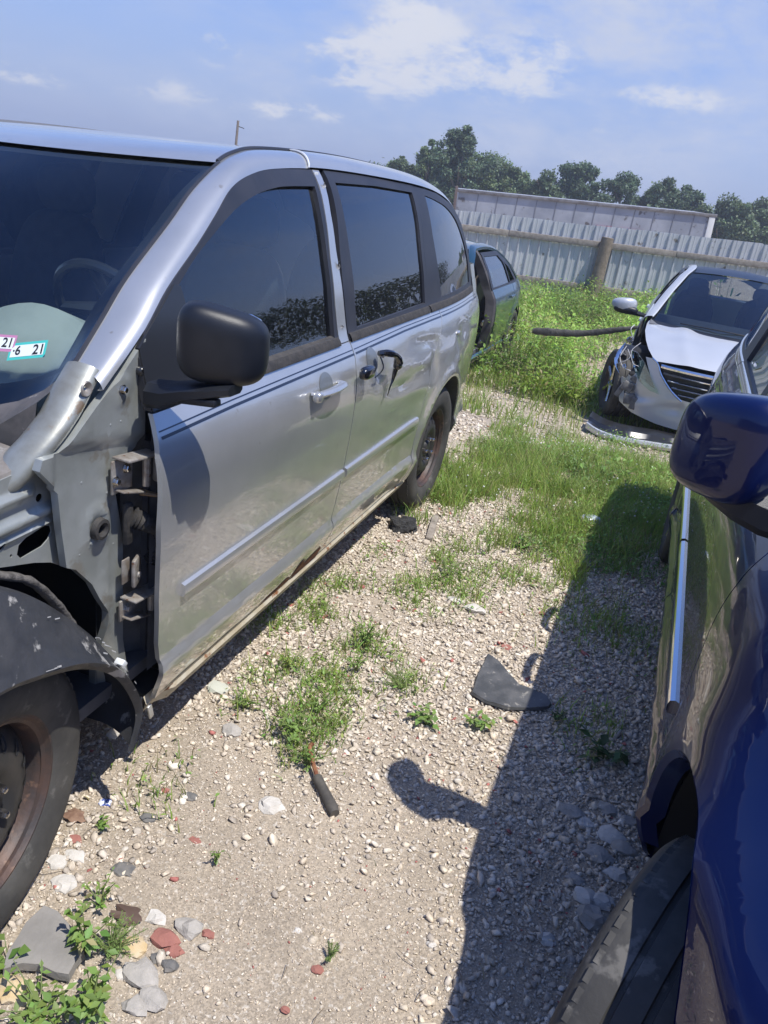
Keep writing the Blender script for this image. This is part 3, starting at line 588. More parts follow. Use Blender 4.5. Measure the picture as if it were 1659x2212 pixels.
for x,z in ((-.166,1.032),(-.172,1.044),(-.19,1.048),(-.30,1.055),(-.42,1.03),(-.44,.8)):
    rows.append([(x,y,z+.05*(y-.2)+.006*nz(x*20,y*20)) for y in np.linspace(-.62,.34,24)])
q.loft(rows); q.build('fender_shelf',mat('grimy_shelf_metal',(.26,.25,.24),(.16,.14,.12),scale=9,rough=.65,metal=.2,bump=.3,bscale=60,c3=(.35,.34,.32),s3=16,t3=.6),rs)
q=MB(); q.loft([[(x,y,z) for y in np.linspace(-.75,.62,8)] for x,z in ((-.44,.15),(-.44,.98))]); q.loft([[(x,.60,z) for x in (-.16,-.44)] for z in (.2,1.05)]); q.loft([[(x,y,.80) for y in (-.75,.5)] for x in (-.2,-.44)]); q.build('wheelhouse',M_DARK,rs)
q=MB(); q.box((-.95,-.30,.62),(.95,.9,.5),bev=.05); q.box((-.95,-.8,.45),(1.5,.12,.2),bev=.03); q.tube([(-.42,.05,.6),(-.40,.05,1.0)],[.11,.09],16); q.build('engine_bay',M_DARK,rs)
# A pillar foot bracket
foot=[(-.172,.490,1.222,.046),(-.168,.445,1.18,.049),(-.165,.395,1.13,.049),(-.172,.35,1.088,.054),(-.19,.31,1.045,.060),(-.21,.28,1.0,.060),(-.24,.27,.95,.05)]
q=MB(); pts=cr([f[:3] for f in foot],4); q.tube(pts,[float(np.interp(i,[4*k for k in range(7)],[f[3] for f in foot]))*.92 for i in range(len(pts))],20,flat=.55); fo=q.build('pillar_foot',mat('grimy_silver_paint',(.27,.285,.27),(.20,.20,.175),scale=11,rough=.45,metal=.3,coat=.5,coat_r=.2,bump=.08,bscale=20,c3=(.2,.15,.1),s3=18,t3=.64),rs)
q=MB(); q.lathe([(0,.018),(.004,.016),(.002,.010),(-.004,.004)],(-.125,.440,1.195),None,16); q.build('drain_hole',M_HINGE,fo)
# cowl under the windshield
W0=V1['WR'][0]; q=MB()
q.loft([[ (p[0],p[1]+.01,p[2]+.012) for p in W0],[(p[0],p[1]-.03,p[2]-.005+.004*math.sin(i*2.1)) for i,p in enumerate(W0)],[(p[0],p[1]-.06,p[2]-.03+.008*nz(i*.9,2)) for i,p in enumerate(W0)],[(p[0]-.005,p[1]-.10+.02*nz(i*1.3,5),p[2]-.045+.015*nz(i*.7,8)) for i,p in enumerate(W0)],[(p[0],p[1]-.12,p[2]-.14) for p in W0]]); q.build('cowl_panel',mat('faded_cowl_plastic',(.06,.058,.056),(.11,.10,.095),scale=14,rough=.6,c3=(.3,.28,.26),s3=30,t3=.64),rs)
# wheel liner
Lm=cr([(-.35,.74),(-.1,.845),(.10,.855),(.21,.80),(.32,.69),(.415,.575),(.475,.48),(.515,.395),(.515,.33),(.475,.265)],5)
Lo=cr([(-.33,.60),(-.1,.70),(.03,.705),(.13,.68),(.25,.635),(.345,.57),(.405,.50),(.455,.40),(.462,.34),(.43,.265)],5)
rows=[]
for (a,b),(c,d) in zip(Lm,Lo):
    k=.004*nz(a*30,b*30)
    rows.append([(.0,c-.006,d-.010),(.013+k,c,d),(.016,c+.003,d+.008),(-.02+k,.65*c+.35*a,.65*d+.35*b+.004),(-.05,.3*c+.7*a,.3*d+.7*b+.006+k),(-.085,a,b),(-.12,a+.004,b-.0),(-.36,a,b-.02)])
q=MB().loft(rows); lin_=q.build('wheel_liner',M_LINER,rs)
q=MB(); q.box((-.005,.405,.545),(.025,.016,.02),Matrix.Rotation(.6,3,'X'),bev=.003); q.build('liner_clip',mat('pale_plastic',(0,0,0)),lin_)
q=MB(); pts=[( -.15,.30+.012*nz(i,1),.80-.033*i) for i in range(8)]
pts=cr([(-.17,.20,.83),(-.165,.29,.775),(-.165,.36,.69),(-.165,.415,.60),(-.16,.45,.53)],6); q.tube(pts,[.018+.006*nz(i*.9,4) for i in range(len(pts))],8,flat=.6); q.build('torn_seam_sealer',mat('crumbly_sealer',(.14,.13,.12),(.07,.065,.06),scale=40,rough=.9,bump=.8,bscale=80),rs,ang=80)
# scuffs on the liner
q=MB()
for k in range(34):
    i=rng.integers(14,38); r=rows[i]; a=Vector(r[2+int(rng.integers(0,3))]); L=.006+.02*rng.random()
    d=Vector(r[2])-Vector(rows[i-1][2]); d.normalize(); e=Vector((-.3,.2,1)).normalized()*.0015*(1+rng.random()*2)
    a=a+Vector((.002,.003,.004))+d*rng.random()*.02; q.add([a,a+d*L,a+d*L+e,a+e],[(0,1,2,3)])
q.build('scuff_marks',mat('pale_scuff',(.38,.38,.37),rough=.8),lin_)
wheel(rs,(-.060,.04,.345),.15,idT)
# inspection stickers on the windshield
def text_mesh(s,size):
    cu=bpy.data.curves.new('t','FONT'); cu.body=s; cu.size=size; cu.align_x='CENTER'; cu.align_y='CENTER'; cu.offset=size*.018
    o=bpy.data.objects.new('t',cu); COL.objects.link(o); dg=bpy.context.evaluated_depsgraph_get(); me=bpy.data.meshes.new_from_object(o.evaluated_get(dg))
    V=[tuple(v.co) for v in me.vertices]; F=[tuple(p.vertices) for p in me.polygons]; bpy.data.objects.remove(o); bpy.data.curves.remove(cu); bpy.data.meshes.remove(me); return V,F
WRr=V1['WR']
def ws_pt(x,t):
    """point of the windshield at lateral x and height fraction t"""
    n=len(WRr)-1; i=min(int(t*n),n-1); f=t*n-i
    out=[]
    for r in (WRr[i],WRr[i+1]):
        xs=[-p[0] for p in r]; out.append(Vector((x,float(np.interp(-x,xs,[p[1] for p in r])),float(np.interp(-x,xs,[p[2] for p in r])))))
    return out[0].lerp(out[1],f)
def sticker(px,py,w,h,txt,mA,rot=0):
    # centre on the windshield found along the sight line to the measured place
    d=fw+RT*((px-829.5)/FPX)-UP*((py-1106)/FPX); best=None
    for xx in np.linspace(-.25,-.8,110):
        for tt in np.linspace(.0,.35,50):
            p=ws_pt(xx,tt); v=p-CP; e=(v.normalized()-d.normalized()).length
            if best is None or e<best[0]: best=(e,xx,tt,p)
    _,xx,tt,p=best; ex=(ws_pt(xx-.02,tt)-p); ex=-ex; ex.normalize(); ez=(ws_pt(xx,tt+.03)-p); ez=(ez-ex*ez.dot(ex)).normalized(); nn=ex.cross(ez)
    c,s=math.cos(rot),math.sin(rot); ex,ez=ex*c+ez*s,-ex*s+ez*c
    at=lambda a,b,o:p+ex*a+ez*b+nn*o
    q=MB(); q.add([at(-w/2,-h/2,.002),at(w/2,-h/2,.002),at(w/2,h/2,.002),at(-w/2,h/2,.002)],[(0,1,2,3)]); so_=q.build('inspection_sticker',mA,V1['ws'],smooth=False)
    q=MB(); q.add([at(-w*.44,-h*.34,.0026),at(w*.44,-h*.34,.0026),at(w*.44,h*.34,.0026),at(-w*.44,h*.34,.0026)],[(0,1,2,3)]); q.build('inspection_sticker',mat('sticker_white',(.62,.68,.68),rough=.5),V1['ws'],smooth=False)
    for (s_,ox,oy,sz) in txt:
        q=MB(); V,F=text_mesh(s_,sz); q.add([at(ox+v[0]*.8,oy+v[1],.0034) for v in V],F)
        q.build('sticker_numeral',mat('sticker_black',(.01,.012,.015),rough=.6),V1['ws'],smooth=False)
sticker(62,756,.098,.050,[('·6',-.028,.0,.036),('21',.030,-.002,.040)],mat('sticker_teal',(.05,.42,.38),rough=.5),-.06)
sticker(4,741,.070,.046,[('21',.016,0,.036)],mat('sticker_mauve',(.42,.18,.32),rough=.5),-.04)
# ---------------- blue minivan on the right ----------------
XB,YB=1.228,.19
bT=lambda p:(XB-float(p[0])+.036*float(p[2]),YB+float(p[1]),float(p[2]))
rb=empty('minivan',(XB+.975,YB+1.6,0),'deep blue minivan with chrome side strip, its front wheel turned out, casting the wide shadow','minivan')
V2=van(dict(T=bT,root=rb,paint=M_BLUE,kind='blue'))
tdb=(1,0,0)
arcf=circ((.085,.385),.43,44,-6,180)
def BF(y,z): 
    x=VF(y,z,.05,False,True)
    r=math.hypot(y-.085,z-.385); x-=.012*float(sst(.55,.2,y))
    x+=.014*float(sst(.60,.44,r))*float(sst(.3,.5,z)); 
    x-=float(sst(.32,-.05,y))*1.9*max(0,z-.80)**1.35
    if y<-.45: x-=.5*(-.45-y)**2
    return bT((x,y,z))
fe=panel('front_fender',[(y-.006,z) for y,z in reversed(FD_EDGE)]+[(.545,.27),(.52,.30)]+arcf+[(-.38,.30),(-.80,.32),(-.95,.5),(-.95,.86),(-.6,.965),(-.2,1.02),(.2,1.06),(.50,1.11)],BF,M_BLUE,rb,th=.012,tdir=tdb,su=.025,sv=.02)
q=MB(); q.loft([[Vector(BF(y,z))-Vector((.0015,0,0)) for y,z in arcf],[Vector(BF(y,z))+Vector((.012,0,0)) for y,z in circ((.085,.385),.418,44,-6,180)],[Vector(BF(y,z))+Vector((.05,0,0)) for y,z in circ((.085,.385),.415,44,-6,180)]]); q.build('arch_flange',M_BLUE,fe)
q=MB(); q.loft([[(XB+.03+d,YB+y,z) for y,z in circ((.085,.385),r_+.02,44,-12,192)] for d,r_ in ((.045,.40),(.12,.42),(.42,.42))]); q.loft([[(XB+.42,YB+y,z) for y in (-.42,.5)] for z in (.1,.8)]); q.build('wheelhouse',M_DARK,rb)
# hood, cowl, nose
rows=[]
for y in np.linspace(-.95,.42,22):
    zt=float(np.interp(y,[-.95,-.6,-.2,.2,.5],[.86,.965,1.02,1.06,1.10])); x0=VF(y,zt,.05)-(.5*max(0,-.45-y)**2)-float(sst(.32,-.05,y))*1.9*max(0,zt-.80)**1.35
    rows.append([bT((x0+(-1.95-2*x0)*u,y-.12*(1-(2*u-1)**2)*float(sst(.2,-.9,y)),zt+.055*(1-abs(2*u-1)**2.2)+.012*math.exp(-((abs(2*u-1)-.72)/.10)**2)+(-.012 if k in (0,30) else 0))) for k,u in enumerate(np.linspace(0,1,31))])
MB().loft(rows).build('hood',M_BLUE,rb)
q=MB(); W0=V2['WR'][0]; q.loft([[bT(p) for p in W0],[bT((p[0],p[1]-.10,p[2]-.03)) for p in W0],[bT((p[0],p[1]-.12,p[2]-.08)) for p in W0]]); q.build('cowl_panel',M_BLK,rb)
rows=[]
for z,dy in ((.22,.06),(.35,.0),(.5,-.02),(.7,.0),(.86,.06)):
    rows.append([bT((-.975+.93*math.cos(a),-.93+dy-.12*math.sin(a),z)) for a in np.linspace(0,math.pi,24)])
MB().loft(rows).build('front_bumper',M_BLUE,rb)
q=MB(); q.loft([[bT((x,y,z)) for y in (-.9,.5)] for x,z in ((-.2,.25),(-1.7,.25))]); q.build('engine_undertray',M_DARK,rb)
q=MB(); q.tube([bT((-.3,1.13,1.05)),bT((-.2,1.1,1.0))],.02,6); 
wheel(rb,(.002,.070,.328),-.36,bT,tyre_m=M_TYRE,rim_m=M_NUT,hub=M_NUT)
# ---------------- ground ----------------
def terrain():
    def grid(xs,ys,hole=None):
        X,Y=np.meshgrid(xs,ys); Z=g0(X,Y)
        near=np.clip(1-(np.hypot(X,Y-2)/14),0,1)
        for i in range(Z.shape[0]):
            for j in range(Z.shape[1]):
                x,y=X[i,j],Y[i,j]
                Z[i,j]+=(.012*nz(x,y,1.7)+.007*nz(x+9,y,6.0)+.004*nz(x,y+5,17))*near[i,j]
        n=len(xs); V=np.stack([X.ravel(),Y.ravel(),Z.ravel()],1); F=[(i*n+j,i*n+j+1,(i+1)*n+j+1,(i+1)*n+j) for i in range(len(ys)-1) for j in range(n-1)]
        return V,F
    xs=np.concatenate([[-150,-70,-40,-25,-15,-9,-6,-4,-3],np.arange(-2.2,3.2,.035),[3.6,4.5,6,9,15,25,40,70,150]]); ys=np.concatenate([[-80,-40,-20,-10,-5,-3],np.arange(-1.8,7,.035),np.arange(7,12,.25),[12.5,13.5,15,17,18,19,21,25,30,40,60,90,150]])
    V,F=grid(xs,ys)
    m=mat('gravelly_dirt',(.395,.332,.254),(.31,.26,.20),scale=2.2,rough=.95,bump=.9,bscale=75,detail=10,c3=(.50,.45,.38),s3=70,t3=.60,lo=.35,hi=.65)
    # add grain: voronoi chips of pale stone and dark specks
    nt=m.node_tree; N=nt.nodes; L=nt.links; b=N['Principled BSDF']; src=b.inputs['Base Color'].links[0].from_socket
    tc=N.new('ShaderNodeTexCoord')
    def vor(s):
        v=N.new('ShaderNodeTexVoronoi'); L.new(tc.outputs['Object'],v.inputs[0]); v.inputs['Scale'].default_value=s; return v
    v1=vor(230); sep=N.new('ShaderNodeSeparateColor'); L.new(v1.outputs['Color'],sep.inputs[0])
    mr=N.new('ShaderNodeMapRange'); L.new(sep.outputs[0],mr.inputs[0]); mr.inputs[1].default_value=0; mr.inputs[2].default_value=1; mr.inputs[3].default_value=.76; mr.inputs[4].default_value=1.24
    mm=N.new('ShaderNodeMix'); mm.data_type='RGBA'; mm.blend_type='MULTIPLY'; mm.inputs[0].default_value=1; L.new(src,mm.inputs[6]); L.new(mr.outputs[0],mm.inputs[7]); L.new(mm.outputs[2],b.inputs['Base Color'])
    # far ground is green
    o=link('ground',V,F,m,origin=(0,0,0),ang=180); tag(o,kind='structure')
terrain()
# ---------------- scattered stuff built with numpy ----------------
def vcol_mat(name,rough=.9,trans=0,bump=0):
    m=bpy.data.materials.new(name); m.use_nodes=True; nt=m.node_tree; b=nt.nodes['Principled BSDF']; a=nt.nodes.new('ShaderNodeVertexColor'); a.layer_name='Col'
    nt.links.new(a.outputs[0],b.inputs['Base Color']); b.inputs['Roughness'].default_value=rough
    if trans:
        t=nt.nodes.new('ShaderNodeBsdfTranslucent'); nt.links.new(a.outputs[0],t.inputs[0]); mx=nt.nodes.new('ShaderNodeMixShader'); mx.inputs[0].default_value=trans
        nt.links.new(b.outputs[0],mx.inputs[1]); nt.links.new(t.outputs[0],mx.inputs[2]); nt.links.new(mx.outputs[0],nt.nodes['Material Output'].inputs[0])
    if bump:
        tc=nt.nodes.new('ShaderNodeTexCoord'); n=nt.nodes.new('ShaderNodeTexNoise'); nt.links.new(tc.outputs['Object'],n.inputs[0]); n.inputs['Scale'].default_value=120; bp=nt.nodes.new('ShaderNodeBump'); bp.inputs['Strength'].default_value=bump; bp.inputs['Distance'].default_value=.004; nt.links.new(n.outputs[0],bp.inputs['Height']); nt.links.new(bp.outputs[0],b.inputs['Normal'])
    return m
M_STONE=vcol_mat('mixed_stone',.9,0,.5); M_LEAF=vcol_mat('weed_leaf',.55,.38); M_TREE=vcol_mat('tree_leaf',.6,.30)
def fast(name,V,F,C,m,parent=None,origin=(0,0,0),smooth=False):
    """V (n,3), F (m,k) equal-size faces, C (m,3) colour per face"""
    V=np.asarray(V,np.float32)-np.asarray(origin,np.float32); F=np.asarray(F,np.int32); me=bpy.data.meshes.new(name)
    me.vertices.add(len(V)); me.vertices.foreach_set('co',V.ravel()); k=F.shape[1]; me.loops.add(F.size); me.loops.foreach_set('vertex_index',F.ravel())
    me.polygons.add(len(F)); me.polygons.foreach_set('loop_start',np.arange(0,F.size,k,dtype=np.int32)); me.polygons.foreach_set('loop_total',np.full(len(F),k,np.int32))
    if smooth: me.polygons.foreach_set('use_smooth',np.ones(len(F),bool))
    me.update(calc_edges=True)
    ca=me.color_attributes.new('Col','FLOAT_COLOR','CORNER'); cc=np.ones((len(F),k,4),np.float32); cc[:,:,:3]=np.asarray(C,np.float32)[:,None,:]; ca.data.foreach_set('color',cc.ravel())
    me.materials.append(m); o=bpy.data.objects.new(name,me); COL.objects.link(o); o.location=origin
    if parent is not None: o.parent=parent; o.location=(0,0,0); me.transform(Matrix.Translation(Vector(origin)-wloc(parent)))
    return o
def ico():
    bm=bmesh.new(); bmesh.ops.create_icosphere(bm,subdivisions=1,radius=1); bm.verts.ensure_lookup_table(); V=np.array([v.co for v in bm.verts]); F=np.array([[v.index for v in f.verts] for f in bm.faces]); bm.free(); return V,F
IV,IF=ico()
def rotm(n,tilt=1.0):
    a=rng.random(n)*2*math.pi; q=rng.normal(size=(n,4)); q/=np.linalg.norm(q,axis=1)[:,None]; w,x,y,z=q.T
    return np.stack([1-2*(y*y+z*z),2*(x*y-z*w),2*(x*z+y*w),2*(x*y+z*w),1-2*(x*x+z*z),2*(y*z-x*w),2*(x*z-y*w),2*(y*z+x*w),1-2*(x*x+y*y)],1).reshape(n,3,3)
def gz(P): 
    z=g0(P[:,0],P[:,1]).copy(); near=np.clip(1-np.hypot(P[:,0],P[:,1]-2)/14,0,1)
    for i in range(len(P)):
        x,y=P[i,0],P[i,1]; z[i]+=(.012*nz(x,y,1.7)+.007*nz(x+9,y,6.0)+.004*nz(x,y+5,17))*near[i]
    return z
def stones(name,P,S,C,sink=.25,flat=(.45,.9)):
    n=len(P); base=IV[None]*(1+.22*rng.normal(size=(n,len(IV),1)))
    for _ in range(4):
        dd=rng.normal(size=(n,3)); dd/=np.linalg.norm(dd,axis=1)[:,None]; hh=.35+.35*rng.random(n); pr=np.einsum('nvk,nk->nv',base,dd); base=base-(np.maximum(0,pr-hh[:,None]))[:,:,None]*dd[:,None,:]
    ax=np.stack([S*(.8+.5*rng.random(n)),S*(.55+.4*rng.random(n)),S*(flat[0]+(flat[1]-flat[0])*rng.random(n))*.7],1)
    v=base*ax[:,None,:]
    # tilt a little, spin freely
    R=rotm(n); a=rng.random(n)*2*math.pi; t=rng.normal(size=n)*.28; t2=rng.normal(size=n)*.28
    ca,sa=np.cos(a),np.sin(a); x=v[:,:,0]*ca[:,None]-v[:,:,1]*sa[:,None]; y=v[:,:,0]*sa[:,None]+v[:,:,1]*ca[:,None]; z=v[:,:,2]+x*t[:,None]+y*t2[:,None]
    z0=gz(P)+ax[:,2]*(1-2*sink)
    V=np.stack([x+P[:,0:1],y+P[:,1:2],z+z0[:,None]],2).reshape(-1,3); F=(IF[None]+(np.arange(n)*len(IV))[:,None,None]).reshape(-1,3)
    CC=np.repeat(C,len(IF),0)*(1+.10*rng.normal(size=(n*len(IF),1))); return fast(name,V,F,np.clip(CC,.01,1),M_STONE)
def stonecol(n,pal=None):
    pal=np.array(pal or [(.58,.53,.45),(.50,.44,.36),(.64,.60,.53),(.40,.35,.29),(.52,.44,.34),(.30,.27,.24),(.45,.41,.36),(.60,.53,.42)]); c=(pal[rng.integers(0,len(pal),n)]*.72+np.array((.50,.42,.32))*.42)*(.85+.3*rng.random((n,1)))
    k=rng.random(n)<.010; c[k]=np.array((.36,.13,.11))*(.8+.5*rng.random((k.sum(),1))); return c
def pnoise(P,s,o=0): return np.array([noise.noise(Vector((p[0]*s+o,p[1]*s-o,1.1))) for p in P])
def samp(n,x0,x1,y0,y1,dens):
    P=np.stack([x0+(x1-x0)*rng.random(n),y0+(y1-y0)*rng.random(n)],1); d=dens(P); return P[rng.random(n)<d]
# gravel: pale crushed stone between the cars, sparser over the sandy near part
def dg(P):
    y=P[:,1]; base=sst(.6,1.35,y)*.95+.05; base+=.75*sst(.35,-.05,P[:,0])*sst(1.0,.2,y)*.6; base+=.5*sst(.75,.95,P[:,0])*sst(-.3,.4,y)
    base-=.45*np.exp(-((P[:,0]-.13)/.14)**2-((y-1.9)/.35)**2)
    return np.clip(base+.35*pnoise(P,2.3),0,1)*(1-.2*sst(3.2,5.5,y))
P=samp(150000,-1.1,1.5,-1.1,4.2,dg); S=.0028+.0072*rng.random(len(P))**2.0+.010*(rng.random(len(P))**6); tag(stones('gravel',P,S,stonecol(len(P)),.2),kind='stuff')
P=samp(75000,-.9,1.3,-1.0,1.3,lambda P:.75+.5*pnoise(P,4)); S=.0013+.0036*rng.random(len(P))**2.2; tag(stones('grit',P,S,stonecol(len(P),[(.55,.47,.36),(.42,.35,.27),(.64,.58,.49),(.26,.22,.19),(.50,.42,.33)]),.15),kind='stuff')
P=samp(16000,-1.5,2.2,4.2,8.5,lambda P:np.clip(.55+.9*pnoise(P,.9,4),0,1)); S=.008+.018*rng.random(len(P))**2; tag(stones('gravel',P,S,stonecol(len(P)),.2),kind='stuff')
P=samp(2200,-.9,1.3,-.9,3.6,lambda P:dg(P)*.6+.12); S=.012+.012*rng.random(len(P))**2; tag(stones('pebbles',P,S,stonecol(len(P)),.22),kind='stuff')
# ---------------- grass and weeds ----------------
def blades(P,H,Wd,C,lean=.35,seg=3,z=None):
    n=len(P); z0=gz(P) if z is None else z; a=rng.random(n)*2*math.pi; b=rng.random(n)*2*math.pi; le=lean*(.3+rng.random(n)); rows=[]
    for k in range(seg+1):
        t=k/seg; h=H*t*(1-.25*le*t); off=H*le*t**2; w=Wd*(1-t**1.5)*.5+.0002
        cx=P[:,0]+np.cos(b)*off; cyy=P[:,1]+np.sin(b)*off; zz=z0+h
        rows+= [np.stack([cx-np.cos(a)*w,cyy-np.sin(a)*w,zz],1),np.stack([cx+np.cos(a)*w,cyy+np.sin(a)*w,zz],1)]
    V=np.stack(rows,1).reshape(-1,3); f=[]
    for k in range(seg): f.append([2*k,2*k+1,2*k+3,2*k+2])
    F=(np.array(f)[None]+(np.arange(n)*2*(seg+1))[:,None,None]).reshape(-1,4); CC=np.repeat(C,seg,0); return V,F,CC
def leaves(Pos,S,C,up=.5,ar=.5,dirv=None):
    """folded leaves: 4 verts diamond x2 quads -> two triangles pairs as quads"""
    n=len(Pos); a=rng.random(n)*2*math.pi if dirv is None else dirv; tl=(rng.random(n)-.5)*2*up; d=np.stack([np.cos(a)*np.cos(tl),np.sin(a)*np.cos(tl),np.sin(tl)],1)
    s=np.stack([-np.sin(a),np.cos(a),np.zeros(n)],1); nn=np.cross(d,s); s=s+nn*((rng.random(n)-.5)*.8)[:,None]; s/=np.linalg.norm(s,axis=1)[:,None]
    S_=S[:,None]; b=Pos; m1=b+d*S_*.45+s*S_*ar*.5+nn*S_*.06; m2=b+d*S_*.45-s*S_*ar*.5+nn*S_*.06; t=b+d*S_-nn*S_*.10; mid=b+d*S_*.5-nn*S_*.02
    V=np.stack([b,m1,t,m2,mid],1).reshape(-1,3); F=(np.array([[0,1,2,4],[0,4,2,3]])[None]+(np.arange(n)*5)[:,None,None]).reshape(-1,4); return V,F,np.repeat(C,2,0)
def gcol(n,base,var=.25,yel=.16):
    c=np.array(base)[None]*(1+var*rng.normal(size=(n,1))*.6); c=c*(1+.08*rng.normal(size=(n,3))); k=rng.random(n)<yel; c[k]=np.array((.38,.34,.17))*(.7+.5*rng.random((k.sum(),1))); return np.clip(c,.008,.8)
def join(parts):
    V=[];F=[];C=[];o=0
    for v,f,c in parts: V.append(v);F.append(f+o);C.append(c);o+=len(v)
    return np.concatenate(V),np.concatenate(F),np.concatenate(C)
GR=(.30,.42,.09); GR2=(.075,.145,.03)
def patches(L): # list of (x,y,r,w)
    def f(P):
        d=np.zeros(len(P))
        for x,y,r,w in L: d=np.maximum(d,w*np.exp(-(((P[:,0]-x)**2+(P[:,1]-y)**2)/r**2)))
        return d*np.clip(.75+1.2*pnoise(P,5),0,1.2)
    return f
def gr_d(P):
    x,y=P[:,0],P[:,1]; e=2.85+.35*pnoise(P,1.3)+.45*pnoise(P,4,3)
    d=sst(-.1,.5,y-e)*np.clip(.50+1.5*pnoise(P,1.5,7)+.9*pnoise(P,4.1,2),.03,1); d=d*(1-.93*np.exp(-((x-.15)/.5)**2-((y-5.9)/.95)**2))*(1-.95*sst(.35,.6,x)*sst(5.35,5.6,y)); return np.clip(d,.0,1)*np.where(x<-.05,.35,1)
pp=[]
P=samp(120000,-.2,1.75,2.5,6.3,gr_d); pp.append(blades(P,.035+.13*rng.random(len(P))**1.6,.0028+.003*rng.random(len(P)),gcol(len(P),GR),.55))
P=samp(16000,-1.6,1.9,6.0,9.0,lambda P:np.clip(.5+.8*pnoise(P,1.0,7),0,1)*(1-.9*np.exp(-((P[:,0]-.1)/.6)**2-((P[:,1]-6.4)/.8)**2))*(1-sst(.35,.5,P[:,0])*(P[:,1]<7.2))); pp.append(blades(P,.05+.16*rng.random(len(P)),.006+.004*rng.random(len(P)),gcol(len(P),GR),.5))
o=fast('grass',*join(pp),M_LEAF); tag(o,kind='stuff')
pp=[]
L=[]
for px,py,r,w in ((340,1700,.1,.3),(500,1330,.10,.6),(610,1350,.10,.6),(680,1330,.10,.7),(735,1270,.10,.6),(820,1200,.08,.5),(860,1260,.12,.6),(900,1300,.10,.6),(830,1430,.08,.7),(620,1560,.08,.7),(1000,1290,.10,.6),(1130,1250,.12,.8),(1180,1190,.12,.8),(1000,1180,.10,.6),(590,1480,.10,.8),(640,1500,.13,1),(720,1480,.12,.9),(780,1400,.10,.8),(560,1520,.09,.7),(690,1570,.09,.8),(870,1470,.07,1),(650,1610,.07,.8),(790,1380,.07,.9),(930,1270,.12,.8),(1010,1240,.12,.8),(960,1210,.08,.8),(1090,1170,.12,.5),(1150,1210,.10,.6),(700,1290,.08,.4),(1050,1150,.1,.5),(620,1440,.05,.7),(1300,1350,.25,.35),(1330,1600,.15,.3),(1300,1200,.2,.5),(1200,1150,.15,.5),(560,1360,.08,.3),(770,1310,.07,.3)):
    g=G(px,py); L.append((g[0],g[1],r,w))
P=samp(70000,-.3,1.35,.2,3.3,patches(L)); pp.append(blades(P,.020+.07*rng.random(len(P))**1.6,.0028+.003*rng.random(len(P)),gcol(len(P),(.27,.39,.09)),.75)); P=P[rng.random(len(P))<.45]; Q=np.stack([P[:,0],P[:,1],gz(P)+.006+.035*rng.random(len(P))],1); pp.append(leaves(Q,.010+.015*rng.random(len(P)),gcol(len(P),(.24,.36,.085)),.7,.45))
P=samp(3000,-.6,1.3,-.8,3.3,lambda P:.06+.12*(pnoise(P,3)>.15)); pp.append(blades(P,.012+.03*rng.random(len(P)),.0012+.001*rng.random(len(P)),gcol(len(P),(.13,.15,.06),yel=.4),.9))
o=fast('sparse_grass',*join(pp),M_LEAF); tag(o,kind='stuff')
# taller weeds by the fence and along the far verge
def weedmass(name,n,x0,x1,y0,y1,h0,h1,ls,dens,base,per=7,vine=False):
    P=samp(n,x0,x1,y0,y1,dens); mod=np.clip(1+.75*pnoise(P,.9,5)+.4*pnoise(P,2.7,1),.45,1.6)[:,None]; yel=np.clip(pnoise(P,.7,11)*2.2,0,1)[:,None]*np.array([.035,.02,-.005]); H=h0+(h1-h0)*rng.random(len(P))*(.7+.6*np.clip(pnoise(P,.8,2)+.5,0,1)); z=gz(P); pp=[]
    pp.append(blades(P,H*1.12,np.full(len(P),.006)*(ls/.05),np.clip(gcol(len(P),base,yel=.3)*mod+yel,.01,.8),.35,z=z))
    idx=np.repeat(np.arange(len(P)),per); t=.25+.75*rng.random(len(idx)); Q=np.stack([P[idx,0]+rng.normal(size=len(idx))*.04*(.5+t),P[idx,1]+rng.normal(size=len(idx))*.04*(.5+t),z[idx]+H[idx]*t],1)
    pp.append(leaves(Q,ls*(.5+.8*rng.random(len(idx))),np.clip(gcol(len(idx),base,yel=.08)*mod[idx]+yel[idx],.01,.8),.9,.45)); o=fast(name,*join(pp),M_LEAF); return tag(o,kind='stuff')
weedmass('weeds',8500,-2.2,2.2,8.4,18.4,.16,.72,.075,lambda P:np.clip(.55+1.5*pnoise(P,.9),0,1),(.25,.40,.08))
weedmass('weeds',1700,-9,-2.2,8,15,.25,.6,.12,lambda P:.6+0*P[:,0],(.13,.25,.04))
weedmass('weeds',1700,2.2,9,9,18,.25,.6,.12,lambda P:.6+0*P[:,0],(.13,.25,.04))
weedmass('weeds',900,-.9,.5,7.5,9.0,.15,.42,.06,lambda P:np.clip(.5+1.0*pnoise(P,1.0,3),0,1),(.21,.36,.06),8)
weedmass('low_clover',6000,-.1,1.5,2.8,6.3,.03,.13,.026,lambda P:np.clip(.40+1.2*pnoise(P,1.6,9),0,1)*(1-.9*np.exp(-((P[:,0]-.15)/.5)**2-((P[:,1]-5.9)/.95)**2)),(.16,.28,.06),6)
def vd(P): 
    x,y=P[:,0],P[:,1]; return np.exp(-((y-4.6-.1*x)/.38)**2)*sst(.55,.85,x)
weedmass('broadleaf_vine',330,.5,1.9,3.9,5.7,.06,.16,.058,vd,(.22,.36,.09),4)
# small white clover flowers
P=samp(1100,.0,1.3,3.4,6.0,lambda P:np.clip(.1+.9*pnoise(P,2.0,1),0,1)); n=len(P); v=IV[None]*(.004+.003*rng.random((n,1,1))); c=np.stack([P[:,0],P[:,1],gz(P)+.05+.05*rng.random(n)],1); V=(v+c[:,None]).reshape(-1,3); F=(IF[None]+(np.arange(n)*len(IV))[:,None,None]).reshape(-1,3); tag(fast('clover_flowers',V,F,np.full((len(F),3),.72),M_STONE),kind='stuff')
